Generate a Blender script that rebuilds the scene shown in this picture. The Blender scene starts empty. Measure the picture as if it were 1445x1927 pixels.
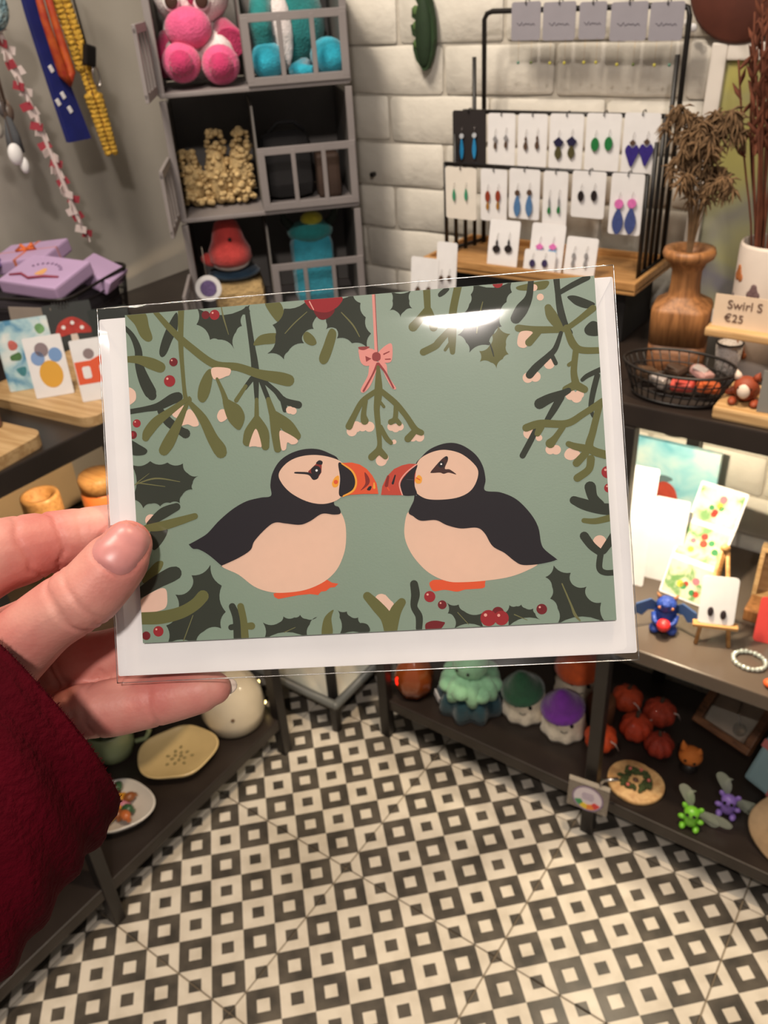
# Gift-shop corner with a hand holding a greeting card. Units: metres, Z up.
# Room axes: right (white brick) wall is the plane y = 1.50, left (grey) wall is the plane x = -1.62.
import bpy, bmesh, math, random
from mathutils import Vector, Matrix, Euler
from mathutils.geometry import tessellate_polygon
from mathutils.bvhtree import BVHTree

S = bpy.context.scene
COL = S.collection
rnd = random.Random(7)

# ------------------------------------------------------------------ camera
cam_d = bpy.data.cameras.new('camera'); cam = bpy.data.objects.new('camera', cam_d); COL.objects.link(cam)
cam_d.sensor_fit = 'VERTICAL'; cam_d.sensor_height = 36.0; cam_d.lens = 1600.0 / 1927.0 * 36.0
cam.matrix_world = Matrix(((0.81871, -0.262803, 0.510537, 0.0), (0.571219, 0.463351, -0.677506, 0.0),
                           (-0.058508, 0.84631, 0.529469, 1.47), (0, 0, 0, 1)))
cam_d.clip_start = 0.01; cam_d.clip_end = 50
cam_d.dof.use_dof = True; cam_d.dof.focus_distance = 0.262; cam_d.dof.aperture_fstop = 30.0
S.camera = cam

# ------------------------------------------------------------------ light and exposure
S.view_settings.view_transform = 'Standard'; S.view_settings.look = 'None'
S.view_settings.gamma = 1.0; S.view_settings.use_curve_mapping = False; S.view_settings.exposure = 0.0
W = bpy.data.worlds.new('shop_interior'); S.world = W; W.use_nodes = True
W.node_tree.nodes['Background'].inputs[0].default_value = (1.0, 0.90, 0.80, 1)
W.node_tree.nodes['Background'].inputs[1].default_value = 0.21


def lamp(name, kind, loc, target, power, col, size=0.2, spot=None, blend=0.5):
    d = bpy.data.lights.new(name, kind); o = bpy.data.objects.new(name, d); COL.objects.link(o)
    d.energy = power; d.color = col; o.location = loc
    o.rotation_euler = (Vector(target) - Vector(loc)).to_track_quat('-Z', 'Y').to_euler()
    if kind == 'AREA': d.shape = 'DISK'; d.size = size
    if kind == 'SPOT': d.spot_size = math.radians(spot); d.spot_blend = blend; d.shadow_soft_size = size
    return o


WARM = (1.0, 0.77, 0.52)
lamp('ceiling_spot_floor', 'SPOT', (-0.15, 0.75, 2.6), (-0.25, 0.62, 0), 112, WARM, 0.06, 52, 0.55)
lamp('ceiling_spot_wall', 'SPOT', (-0.95, 0.55, 2.6), (-0.78, 1.5, 1.15), 33, (1.0, 0.86, 0.70), 0.05, 62, 0.7)
lamp('ceiling_light_room', 'AREA', (0.44, -0.70, 2.6), (-0.2, 0.3, 1.1), 20, (1.0, 0.89, 0.81), 0.13)
lamp('ceiling_light_left', 'AREA', (-0.75, 0.25, 2.6), (-1.5, 0.95, 1.15), 23, (1.0, 0.88, 0.74), 0.4)


# ------------------------------------------------------------------ materials
def lin(c):
    r = []
    for v in c[:3]:
        v = v / 255.0
        r.append(v / 12.92 if v <= 0.04045 else ((v + 0.055) / 1.055) ** 2.4)
    return (*r, 1.0)


MATS = {}


def mk(name, col, rough=0.5, metal=0.0, bump=None, var=None, sheen=0.0, coat=0.0, emit=0.0, trans=0.0, sub=0.0, spec=0.5, wood=None, alpha=1.0):
    if name in MATS: return MATS[name]
    m = bpy.data.materials.new(name); m.use_nodes = True; nt = m.node_tree; N = nt.nodes; L = nt.links
    p = N['Principled BSDF']; c = lin(col)
    p.inputs['Base Color'].default_value = c; p.inputs['Roughness'].default_value = rough; p.inputs['Metallic'].default_value = metal
    p.inputs['Specular IOR Level'].default_value = spec
    p.inputs['Sheen Weight'].default_value = sheen; p.inputs['Coat Weight'].default_value = coat
    p.inputs['Transmission Weight'].default_value = trans; p.inputs['Alpha'].default_value = alpha
    if sub:
        p.inputs['Subsurface Weight'].default_value = sub; p.inputs['Subsurface Radius'].default_value = (1.0, 0.35, 0.2); p.inputs['Subsurface Scale'].default_value = 0.003
    if emit:
        p.inputs['Emission Color'].default_value = c; p.inputs['Emission Strength'].default_value = emit
    tc = None
    if bump or var or wood:
        tc = N.new('ShaderNodeTexCoord')
    if var:                                   # (scale, amount[, second colour])
        n = N.new('ShaderNodeTexNoise'); n.inputs['Scale'].default_value = var[0]; n.inputs['Detail'].default_value = 4
        L.new(tc.outputs['Object'], n.inputs['Vector'])
        r = N.new('ShaderNodeValToRGB'); L.new(n.outputs['Fac'], r.inputs['Fac'])
        c2 = lin(var[2]) if len(var) > 2 else tuple(x * (1 - var[1]) for x in c[:3]) + (1,)
        r.color_ramp.elements[0].position = 0.35; r.color_ramp.elements[1].position = 0.65
        r.color_ramp.elements[0].color = c2; r.color_ramp.elements[1].color = c
        L.new(r.outputs['Color'], p.inputs['Base Color'])
    if wood:                                  # (scale, second colour, axis stretch)
        mp = N.new('ShaderNodeMapping'); mp.inputs['Scale'].default_value = wood[2]; L.new(tc.outputs['Object'], mp.inputs['Vector'])
        n = N.new('ShaderNodeTexNoise'); n.inputs['Scale'].default_value = wood[0]; n.inputs['Detail'].default_value = 6; n.inputs['Distortion'].default_value = 0.6
        L.new(mp.outputs['Vector'], n.inputs['Vector'])
        r = N.new('ShaderNodeValToRGB'); L.new(n.outputs['Fac'], r.inputs['Fac'])
        r.color_ramp.elements[0].position = 0.35; r.color_ramp.elements[1].position = 0.62
        r.color_ramp.elements[0].color = lin(wood[1]); r.color_ramp.elements[1].color = c
        L.new(r.outputs['Color'], p.inputs['Base Color'])
    if bump:                                  # (kind, scale, strength, distance)
        if bump[0] == 'noise':
            n = N.new('ShaderNodeTexNoise'); n.inputs['Detail'].default_value = 5
        else:
            n = N.new('ShaderNodeTexVoronoi')
        n.inputs['Scale'].default_value = bump[1]; L.new(tc.outputs['Object'], n.inputs['Vector'])
        b = N.new('ShaderNodeBump'); b.inputs['Strength'].default_value = bump[2]; b.inputs['Distance'].default_value = bump[3]
        L.new(n.outputs[0], b.inputs['Height']); L.new(b.outputs['Normal'], p.inputs['Normal'])
    MATS[name] = m
    return m


def plush(name, col): return mk('plush_' + name, col, 0.95, sheen=0.35, bump=('voronoi', 260, 0.7, 0.0016), var=(60, 0.2))
def card_stock(name, col): return mk('paper_' + name, col, 0.6, var=(40, 0.05))


BLACK = mk('black_steel', (34, 29, 27), 0.45, bump=('noise', 60, 0.15, 0.002), var=(14, 0.35))
ROD = mk('black_rod', (26, 22, 20), 0.4)
SHELF = mk('dark_shelf_board', (44, 36, 32), 0.38, var=(10, 0.3), bump=('noise', 40, 0.1, 0.002))
GLASSY = mk('grey_glossy_shelf', (92, 80, 70), 0.22, var=(6, 0.2))
BAMBOO = mk('bamboo', (205, 170, 122), 0.5, wood=(5, (178, 140, 92), (2, 26, 26)))
PINE = mk('pine_wood', (196, 148, 92), 0.5, wood=(6, (166, 118, 66), (3, 30, 30)))
OAK = mk('warm_wood', (164, 112, 66), 0.5, wood=(6, (120, 78, 42), (20, 20, 2)))
DWOOD = mk('brown_wood', (128, 84, 52), 0.55, wood=(7, (92, 58, 34), (4, 24, 24)))
GREYP = mk('grey_crate_plastic', (136, 129, 128), 0.55, var=(12, 0.12))
GREYD = mk('grey_crate_panel', (118, 114, 111), 0.6, var=(9, 0.2))
WHITE = card_stock('white', (238, 236, 236))
GOLD = mk('gold_wire', (200, 160, 90), 0.3, 1.0)
SILVER = mk('silver_wire', (190, 185, 180), 0.25, 1.0)
EYE = mk('black_bead', (12, 10, 10), 0.15)
CERAMIC = mk('cream_glaze', (226, 212, 186), 0.18, coat=0.5, var=(20, 0.08))


def clear_mat(name, tint=(1, 1, 1), refl=0.5, rough=0.06, base=0.02, wav=None):
    if name in MATS: return MATS[name]
    m = bpy.data.materials.new(name); m.use_nodes = True; nt = m.node_tree; N = nt.nodes; L = nt.links
    N.remove(N['Principled BSDF']); o = N['Material Output']
    t = N.new('ShaderNodeBsdfTransparent'); t.inputs[0].default_value = (*tint, 1)
    g = N.new('ShaderNodeBsdfGlossy'); g.inputs['Roughness'].default_value = rough
    lw = N.new('ShaderNodeFresnel'); lw.inputs['IOR'].default_value = 1.45
    ma = N.new('ShaderNodeMath'); ma.operation = 'MULTIPLY_ADD'; ma.inputs[1].default_value = refl; ma.inputs[2].default_value = base; ma.use_clamp = True
    L.new(lw.outputs[0], ma.inputs[0]); mx = N.new('ShaderNodeMixShader')
    L.new(ma.outputs[0], mx.inputs[0]); L.new(t.outputs[0], mx.inputs[1]); L.new(g.outputs[0], mx.inputs[2]); L.new(mx.outputs[0], o.inputs[0])
    if wav:
        tc = N.new('ShaderNodeTexCoord'); n = N.new('ShaderNodeTexNoise'); n.inputs['Scale'].default_value = wav[0]; n.inputs['Detail'].default_value = 1
        L.new(tc.outputs['Object'], n.inputs['Vector']); b = N.new('ShaderNodeBump'); b.inputs['Strength'].default_value = wav[1]; b.inputs['Distance'].default_value = 0.01
        L.new(n.outputs[0], b.inputs['Height']); L.new(b.outputs['Normal'], g.inputs['Normal'])
    MATS[name] = m
    return m


# ------------------------------------------------------------------ geometry helpers
def rotm(r):
    return Euler(r).to_matrix() if r is not None else Matrix.Identity(3)


class G:
    """Collects shapes; build() links them as ONE mesh object."""
    def __init__(s): s.v = []; s.f = []; s.sm = []; s.mi = []; s.m = 0

    def add(s, vs, fs, smooth=True):
        o = len(s.v); s.v += [tuple(x) for x in vs]
        for f in fs: s.f.append([i + o for i in f]); s.sm.append(smooth); s.mi.append(s.m)
        return s

    def box(s, c, d, rot=None, bev=0.0):
        M = rotm(rot); c = Vector(c); x, y, z = d[0] / 2, d[1] / 2, d[2] / 2
        b = min(bev, x * .9, y * .9, z * .9)
        if b <= 0:
            vs = [c + M @ Vector((i * x, j * y, k * z)) for i in (-1, 1) for j in (-1, 1) for k in (-1, 1)]
            return s.add(vs, [(0, 1, 3, 2), (4, 6, 7, 5), (0, 4, 5, 1), (2, 3, 7, 6), (0, 2, 6, 4), (1, 5, 7, 3)], False)
        bm = bmesh.new(); bmesh.ops.create_cube(bm, size=1)
        for v in bm.verts: v.co = Vector((v.co.x * 2 * x, v.co.y * 2 * y, v.co.z * 2 * z))
        bmesh.ops.bevel(bm, geom=list(bm.edges), offset=b, segments=2, affect='EDGES', profile=0.6)
        bm.verts.index_update()
        s.add([c + M @ v.co for v in bm.verts], [[v.index for v in f.verts] for f in bm.faces], False); bm.free(); return s

    def ell(s, c, r, rot=None, seg=18, rings=11, warp=None):
        M = rotm(rot); c = Vector(c); r = (r, r, r) if isinstance(r, (int, float)) else r
        vs = [c + M @ Vector((0, 0, r[2]))]
        for i in range(1, rings):
            t = math.pi * i / rings
            for j in range(seg):
                p = 2 * math.pi * j / seg
                k = warp(t, p) if warp else 1.0
                vs.append(c + M @ Vector((r[0] * k * math.sin(t) * math.cos(p), r[1] * k * math.sin(t) * math.sin(p), r[2] * math.cos(t))))
        vs.append(c + M @ Vector((0, 0, -r[2]))); fs = []
        for j in range(seg): fs.append((0, 1 + j, 1 + (j + 1) % seg))
        for i in range(rings - 2):
            for j in range(seg):
                a = 1 + i * seg; k = (j + 1) % seg
                fs.append((a + j, a + seg + j, a + seg + k, a + k))
        a = 1 + (rings - 2) * seg
        for j in range(seg): fs.append((len(vs) - 1, a + (j + 1) % seg, a + j))
        return s.add(vs, fs)

    def tube(s, pts, rad, seg=10, closed=False, caps=True):
        pts = [Vector(p) for p in pts]; n = len(pts)
        rad = [rad] * n if isinstance(rad, (int, float)) else rad
        vs = []; ref = None
        for i, p in enumerate(pts):
            a = pts[(i - 1) % n] if (closed or i > 0) else p; b = pts[(i + 1) % n] if (closed or i < n - 1) else p
            t = (b - a).normalized()
            if ref is None: ref = t.orthogonal().normalized()
            ref = (ref - t * ref.dot(t)).normalized(); q = t.cross(ref)
            for j in range(seg):
                g = 2 * math.pi * j / seg; vs.append(p + (ref * math.cos(g) + q * math.sin(g)) * rad[i])
        fs = []
        for i in range(n if closed else n - 1):
            for j in range(seg):
                a = i * seg; b = ((i + 1) % n) * seg; k = (j + 1) % seg
                fs.append((a + j, a + k, b + k, b + j))
        s.add(vs, fs)
        if caps and not closed:
            o = len(s.v) - len(vs)
            s.f.append([o + j for j in reversed(range(seg))]); s.sm.append(False); s.mi.append(s.m)
            s.f.append([o + (n - 1) * seg + j for j in range(seg)]); s.sm.append(False); s.mi.append(s.m)
        return s

    def cyl(s, a, b, r0, r1=None, seg=16): return s.tube([a, b], [r0, r0 if r1 is None else r1], seg)

    def lathe(s, c, prof, seg=24, rot=None, warp=None):
        M = rotm(rot); c = Vector(c); vs = []; fs = []
        for r, z in prof:
            for j in range(seg):
                p = 2 * math.pi * j / seg; k = warp(r, z, p) if warp else 1.0
                vs.append(c + M @ Vector((r * k * math.cos(p), r * k * math.sin(p), z)))
        for i in range(len(prof) - 1):
            for j in range(seg):
                k = (j + 1) % seg; fs.append((i * seg + j, i * seg + k, (i + 1) * seg + k, (i + 1) * seg + j))
        s.add(vs, fs); o = len(s.v) - len(vs)
        if prof[0][0] > 1e-5: s.f.append([o + j for j in reversed(range(seg))]); s.sm.append(False); s.mi.append(s.m)
        if prof[-1][0] > 1e-5: s.f.append([o + (len(prof) - 1) * seg + j for j in range(seg)]); s.sm.append(False); s.mi.append(s.m)
        return s

    def prism(s, poly, h, M=None, c=(0, 0, 0)):
        """2-D polygon in the local XY plane, extruded by h along local Z."""
        M = M if M is not None else Matrix.Identity(3); c = Vector(c)
        n = len(poly)
        if sum(poly[i][0] * poly[(i + 1) % n][1] - poly[(i + 1) % n][0] * poly[i][1] for i in range(n)) < 0: poly = poly[::-1]
        vs = [c + M @ Vector((x, y, 0)) for x, y in poly] + [c + M @ Vector((x, y, h)) for x, y in poly]
        tri = tessellate_polygon([[Vector((x, y, 0)) for x, y in poly]])
        fs = []
        for t in tri:
            a, b, d = [Vector((poly[i][0], poly[i][1], 0)) for i in t]
            t = t if (b - a).cross(d - a).z > 0 else t[::-1]
            fs.append([i + n for i in t]); fs.append(list(t[::-1]))
        for i in range(n): fs.append([i, (i + 1) % n, n + (i + 1) % n, n + i])
        return s.add(vs, fs, False)

    def build(s, name, mats, parent=None, loc=(0, 0, 0), rot=(0, 0, 0)):
        me = bpy.data.meshes.new(name); me.from_pydata(s.v, [], s.f)
        mats = mats if isinstance(mats, (list, tuple)) else [mats]
        for m in mats: me.materials.append(m)
        me.polygons.foreach_set('use_smooth', s.sm); me.polygons.foreach_set('material_index', s.mi)
        me.update()
        return link(name, me, parent, loc, rot)


def link(name, me, parent=None, loc=(0, 0, 0), rot=(0, 0, 0)):
    o = bpy.data.objects.new(name, me); COL.objects.link(o); o.location = loc; o.rotation_euler = rot; o.parent = parent
    return o


def tag(o, label, cat, group=None):
    o['label'] = label; o['category'] = cat
    if group: o['group'] = group
    return o


def thing(name, label, cat, loc=(0, 0, 0), rot=(0, 0, 0), group=None):
    o = link(name, None, None, loc, rot if isinstance(rot, tuple) else (0, 0, rot)); o.empty_display_size = 0.03
    return tag(o, label, cat, group)


def struct(o): o['kind'] = 'structure'; return o


def rrect(w, h, r, n=4, cx=0, cy=0):
    out = []
    for qx, qy, a0 in ((1, 1, 0), (-1, 1, 90), (-1, -1, 180), (1, -1, 270)):
        for i in range(n + 1):
            a = math.radians(a0 + 90 * i / n); out.append((cx + qx * (w / 2 - r) + r * math.cos(a), cy + qy * (h / 2 - r) + r * math.sin(a)))
    return out


def circ(r, n=20, cx=0, cy=0, ry=None): return [(cx + r * math.cos(2 * math.pi * i / n), cy + (ry or r) * math.sin(2 * math.pi * i / n)) for i in range(n)]


UP = Matrix(((1, 0, 0), (0, 0, -1), (0, 1, 0)))      # local XY plane stood upright: x -> X, y -> Z, extrusion -> -Y (towards the room)


def spline(pts, n=7, closed=True):
    out = []; N = len(pts)
    for i in range(N if closed else N - 1):
        g = lambda k: pts[k % N] if closed else pts[max(0, min(N - 1, k))]
        a, b, c, d = g(i - 1), g(i), g(i + 1), g(i + 2)
        for k in range(n):
            t = k / n; t2 = t * t; t3 = t2 * t
            out.append(tuple(0.5 * (2 * b[q] + (c[q] - a[q]) * t + (2 * a[q] - 5 * b[q] + 4 * c[q] - d[q]) * t2 + (3 * b[q] - a[q] - 3 * c[q] + d[q]) * t3) for q in range(len(b))))
    if not closed: out.append(tuple(pts[-1]))
    return out


def text_mesh(body, size, depth=0.0003):
    cu = bpy.data.curves.new('lettering', 'FONT'); cu.body = body; cu.size = size; cu.extrude = depth; cu.align_x = 'CENTER'; cu.align_y = 'CENTER'
    t = bpy.data.objects.new('tmp', cu); COL.objects.link(t)
    dg = bpy.context.evaluated_depsgraph_get(); me = bpy.data.meshes.new_from_object(t.evaluated_get(dg)); bpy.data.objects.remove(t)
    return me


# ------------------------------------------------------------------ measured data (card artwork in mm, hand joints in metres)
CARD_ROT = [[0.843215, -0.32002, 0.431943], [0.536041, 0.439855, -0.720547], [0.040597, 0.839115, 0.542436]]
CARD_LOC = [-0.14441, 0.18293, 1.34293]
ART = [
('holly_leaf', 'h', 'dg', [(-50.27, 52.81), (-50.75, 47.59), (-46.63, 42.38), (-44.03, 42.29), (-38.97, 38.79), (-38.03, 44.31), (-36.07, 45.98), (-35.56, 49.59), (-33.16, 50.42), (-33.17, 52.43)]),
('holly_leaf', 's', 've', [(-42.47, 53.2, 0.3), (-41.89, 49.19, 0.48), (-40.54, 43.6, 0.18)]),
('berries', 'c', 'db', [(-47.6, 50.39, 1.31)]),
('berries', 'c', 'be', [(-44.69, 50.21, 1.61)]),
('berries', 'c', 'hp', [(-45.29, 50.89, 0.32)]),
('mistletoe_sprig', 'b', 'ol', [(-73.51, 53.02), (-67.51, 52.83), (-66.21, 48.11), (-65.35, 44.36), (-66.98, 43.38), (-69.21, 45.28), (-70.88, 49.11)]),
('mistletoe_sprig', 's', 'dg', [(-74.99, 49.32, 1.19), (-72.02, 45.81, 1.67), (-70.26, 41.06, 2.38), (-70.17, 36.14, 2.74), (-68.75, 31.12, 3.7), (-67.07, 27.31, 3.93), (-66.52, 26.05, 2.98)]),
('mistletoe_sprig', 's', 'ol', [(-74.97, 38.35, 1.79), (-70.26, 37.86, 2.68), (-66.25, 36.33, 3.7), (-63.31, 34.88, 3.46)]),
('mistletoe_sprig', 'b', 'dg', [(-56.88, 51.95), (-56.99, 46.75), (-58.94, 43.23), (-61.06, 39.11), (-62.69, 38.14), (-63.34, 39.9), (-62.03, 44.09), (-59.57, 48.8)]),
('mistletoe_sprig', 's', 'ol', [(-55.44, 53.06, 2.03), (-56.17, 42.4, 1.67), (-56.07, 33.22, 1.31), (-55.72, 25.25, 1.43), (-54.92, 23.85, 2.62)]),
('mistletoe_sprig', 's', 'dg', [(-74.66, 21.42, 1.67), (-68.95, 21.93, 1.79), (-64.52, 22.53, 2.5), (-60.02, 24.47, 3.34), (-58.11, 25.0, 3.22)]),
('mistletoe_sprig', 's', 'dg', [(-63.98, 20.96, 2.15), (-61.67, 17.44, 2.98), (-58.09, 14.43, 2.62), (-56.28, 13.21, 3.1)]),
('mistletoe_sprig', 'b', 'cr', [(-60.28, 19.78), (-57.65, 22.03), (-56.41, 21.94), (-58.48, 18.43)]),
('mistletoe_sprig', 'b', 'cr', [(-57.68, 16.11), (-55.23, 20.64), (-53.41, 19.9), (-51.76, 15.94), (-53.36, 15.2), (-55.37, 16.07)]),
('mistletoe_sprig', 's', 'ol', [(-55.35, 24.0, 1.55), (-60.21, 21.0, 2.15), (-65.42, 17.7, 3.22), (-68.43, 14.55, 3.22), (-69.35, 12.77, 2.38)]),
('mistletoe_sprig', 's', 'ol', [(-55.46, 22.18, 1.31), (-58.61, 16.3, 2.74), (-61.72, 11.02, 3.93), (-63.57, 8.4, 3.46)]),
('mistletoe_sprig', 's', 'ol', [(-54.18, 22.7, 1.55), (-50.43, 17.55, 2.86), (-47.68, 11.28, 3.58), (-45.71, 7.8, 4.29), (-45.17, 6.55, 3.93)]),
('mistletoe_sprig', 's', 'dg', [(-34.22, 51.3, 1.55), (-33.3, 40.59, 1.79), (-32.74, 34.47, 2.26), (-32.56, 29.0, 2.74)]),
('mistletoe_sprig', 's', 'dg', [(-32.53, 29.61, 2.03), (-32.74, 21.74, 1.19)]),
('mistletoe_sprig', 's', 'dg', [(-31.22, 28.9, 1.43), (-28.87, 21.76, 1.55)]),
('mistletoe_sprig', 's', 'dg', [(-30.62, 28.55, 1.31), (-26.56, 24.62, 1.55), (-23.99, 21.41, 2.03), (-19.52, 19.69, 2.38)]),
('mistletoe_sprig', 's', 'dg', [(-24.28, 21.73, 2.03), (-23.87, 18.38, 1.55)]),
('mistletoe_sprig', 'c', 'cr', [(-22.34, 18.27, 1.19)]),
('mistletoe_sprig', 'c', 'cr', [(-21.27, 17.89, 1.13)]),
('mistletoe_sprig', 's', 'dg', [(-33.79, 29.09, 1.67), (-36.3, 26.25, 1.43)]),
('mistletoe_sprig', 's', 'ol', [(-35.96, 26.83, 1.19), (-39.29, 22.52, 1.43)]),
('mistletoe_sprig', 's', 'ol', [(-64.05, 52.85, 1.55), (-58.77, 46.28, 2.03), (-52.86, 40.31, 2.38), (-45.72, 34.56, 2.5), (-38.37, 33.09, 2.5), (-31.74, 30.46, 2.86), (-25.1, 28.56, 3.93), (-22.22, 27.62, 3.81)]),
('mistletoe_sprig', 'b', 'ol', [(-47.04, 33.14), (-46.44, 30.66), (-47.81, 25.28), (-49.82, 22.69), (-51.61, 24.03), (-51.07, 27.96), (-48.99, 31.77)]),
('mistletoe_sprig', 'b', 'cr', [(-46.4, 33.4), (-40.86, 32.79), (-40.85, 30.84), (-42.24, 30.34), (-44.13, 29.75), (-46.29, 30.04)]),
('mistletoe_sprig', 's', 'ol', [(-45.06, 29.82, 0.95), (-43.45, 25.56, 1.43), (-42.42, 21.84, 2.03)]),
('mistletoe_sprig', 'b', 'cr', [(-45.75, 17.83), (-44.7, 19.88), (-42.85, 19.75), (-42.38, 17.28), (-44.62, 16.04)]),
('mistletoe_sprig', 'b', 'ol', [(-43.57, 23.45), (-40.24, 22.17), (-37.88, 20.3), (-36.84, 16.89), (-38.6, 13.25), (-40.69, 14.43), (-42.67, 17.61)]),
('mistletoe_sprig', 's', 'ol', [(-32.71, 22.35, 1.19), (-33.04, 16.62, 1.55)]),
('mistletoe_sprig', 's', 'ol', [(-33.3, 16.33, 1.79), (-35.27, 12.23, 3.81), (-36.48, 9.29, 2.98)]),
('mistletoe_sprig', 's', 'ol', [(-32.69, 16.29, 1.79), (-31.23, 11.95, 3.58), (-30.76, 7.39, 2.5)]),
('mistletoe_sprig', 'b', 'cr', [(-33.49, 13.14), (-31.96, 7.77), (-32.97, 7.35), (-33.94, 7.6), (-34.92, 7.67), (-35.94, 8.04)]),
('mistletoe_sprig', 's', 'ol', [(-28.98, 22.07, 1.55), (-27.63, 16.84, 2.62)]),
('mistletoe_sprig', 's', 'ol', [(-27.3, 17.12, 2.62), (-23.54, 13.53, 3.93), (-20.7, 10.01, 2.86)]),
('mistletoe_sprig', 's', 'ol', [(-27.65, 16.54, 2.62), (-27.05, 11.06, 3.22), (-26.9, 6.34, 2.38)]),
('mistletoe_sprig', 'b', 'cr', [(-25.9, 11.88), (-23.68, 11.12), (-20.46, 8.79), (-20.84, 7.61), (-22.37, 7.42), (-23.68, 8.11), (-24.29, 6.04), (-25.52, 5.82), (-25.94, 7.96)]),
('mistletoe_sprig', 'b', 'cr', [(-74.54, 29.1), (-72.08, 27.99), (-71.92, 25.22), (-73.9, 23.64), (-74.85, 23.71)]),
('mistletoe_sprig', 'b', 'dg', [(-74.55, 12.21), (-71.48, 10.65), (-69.07, 8.77), (-70.41, 7.34), (-74.48, 7.92)]),
('mistletoe_sprig', 'b', 'ol', [(-28.29, 52.63), (-23.69, 52.55), (-22.22, 48.49), (-22.93, 46.73), (-24.96, 46.59)]),
('mistletoe_sprig', 'b', 'ol', [(-32.74, 39.63), (-30.42, 42.48), (-25.49, 42.82), (-23.44, 41.14), (-25.67, 39.68), (-29.37, 39.55)]),
('berries', 'c', 'db', [(-58.9, 36.25, 1.37)]),
('berries', 'c', 'hp', [(-59.42, 36.83, 0.27)]),
('berries', 'c', 'be', [(-60.5, 30.31, 1.85)]),
('berries', 'c', 'hp', [(-61.19, 31.09, 0.37)]),
('berries', 'c', 'be', [(-72.04, 17.56, 1.31)]),
('berries', 'c', 'hp', [(-72.54, 18.1, 0.26)]),
('berries', 'c', 'db', [(-73.5, 13.98, 1.31)]),
('berries', 'c', 'be', [(-73.81, 14.12, 0.72)]),
('holly_leaf', 'h', 'dg', [(-13.22, 54.09), (-22.29, 50.31), (-26.25, 45.48), (-25.55, 41.79), (-28.43, 36.57), (-23.23, 34.34), (-21.87, 36.66), (-16.55, 38.96), (-16.89, 41.4), (-13.25, 43.22), (-13.11, 45.63), (-9.34, 47.73)]),
('holly_leaf', 'h', 'dg', [(-10.55, 47.83), (-9.2, 45.01), (-9.33, 42.79), (-6.13, 42.65), (-6.07, 39.63), (-1.47, 37.76), (3.35, 35.76), (4.7, 40.27), (3.33, 45.49), (1.99, 50.1), (-0.25, 53.0), (-10.19, 53.84)]),
('holly_leaf', 's', 've', [(-22.45, 42.45, 0.24), (-19.21, 45.52, 0.36), (-15.06, 48.69, 0.24)]),
('holly_leaf', 's', 've', [(-4.2, 47.61, 0.3), (-0.83, 43.42, 0.48), (1.05, 39.55, 0.24)]),
('mistletoe_sprig', 'b', 'ol', [(-16.71, 41.39), (-15.43, 42.49), (-13.4, 40.82), (-12.61, 38.65), (-14.17, 37.99), (-16.23, 39.24)]),
('mistletoe_sprig', 'b', 'ol', [(-8.13, 42.63), (-6.2, 41.45), (-7.23, 37.32), (-9.33, 32.67), (-11.19, 31.91), (-12.11, 33.78), (-10.55, 37.58)]),
('berries', 'b', 'db', [(-12.58, 49.51), (-6.54, 49.01), (-7.45, 46.85), (-10.06, 45.8), (-11.94, 46.86)]),
('berries', 'b', 'be', [(-15.09, 53.34), (-4.32, 52.74), (-4.66, 50.06), (-8.41, 48.08), (-12.32, 48.7), (-14.54, 50.27)]),
('berries', 's', 'hp', [(-14.08, 51.87, 0.36), (-12.9, 49.23, 0.3)]),
('holly_leaf', 'h', 'dg', [(11.18, 53.33), (18.15, 52.74), (17.28, 49.47), (18.0, 47.08), (15.43, 46.29), (14.16, 44.06), (12.92, 46.63), (10.94, 47.0), (11.98, 49.92)]),
('holly_leaf', 'h', 'dg', [(37.02, 53.46), (49.57, 53.37), (48.87, 49.47), (47.07, 46.65), (44.99, 42.53), (45.11, 39.22), (42.56, 37.11), (41.05, 33.73), (34.72, 31.98), (33.93, 35.16), (31.45, 37.67), (33.75, 40.8), (32.49, 43.89), (35.64, 46.94), (36.28, 49.87)]),
('holly_leaf', 'h', 'ol', [(44.03, 39.64), (47.56, 36.71), (46.13, 33.53), (46.72, 30.52), (44.82, 29.21), (42.75, 26.41), (41.05, 28.45), (37.81, 28.9), (37.81, 32.2), (41.04, 33.6), (42.02, 36.83)]),
('holly_leaf', 's', 've', [(39.79, 47.26, 0.27), (38.31, 42.42, 0.47), (37.38, 37.86, 0.4)]),
('holly_leaf', 's', 'dg', [(41.1, 34.59, 0.27), (41.74, 32.23, 0.47), (42.14, 30.21, 0.27)]),
('berries', 'c', 'be', [(44.71, 52.86, 1.66)]),
('berries', 'c', 'hp', [(44.13, 53.54, 0.33)]),
('mistletoe_sprig', 's', 'ol', [(22.81, 53.01, 2.26), (22.72, 46.02, 1.99)]),
('mistletoe_sprig', 's', 'ol', [(22.39, 46.05, 2.13), (19.9, 43.26, 2.53), (17.92, 41.29, 2.93)]),
('mistletoe_sprig', 's', 'ol', [(23.05, 46.0, 2.13), (23.85, 42.93, 2.53), (24.24, 40.58, 2.53)]),
('mistletoe_sprig', 'b', 'dg', [(26.33, 51.04), (28.4, 52.53), (29.83, 52.08), (28.28, 50.55), (26.59, 49.89)]),
('mistletoe_sprig', 's', 'ol', [(32.75, 53.49, 2.39), (30.63, 45.7, 2.39), (29.98, 40.44, 2.79), (29.69, 35.82, 2.39), (29.62, 32.51, 1.6)]),
('mistletoe_sprig', 's', 'ol', [(29.26, 39.51, 1.86), (25.75, 36.14, 2.26), (24.35, 34.79, 2.26), (20.61, 33.22, 2.26)]),
('mistletoe_sprig', 's', 'ol', [(29.36, 35.85, 1.06), (27.37, 33.35, 0.93)]),
('mistletoe_sprig', 'b', 'ol', [(50.94, 51.27), (59.74, 52.17), (59.28, 49.9), (56.34, 49.5), (51.18, 49.93)]),
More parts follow.
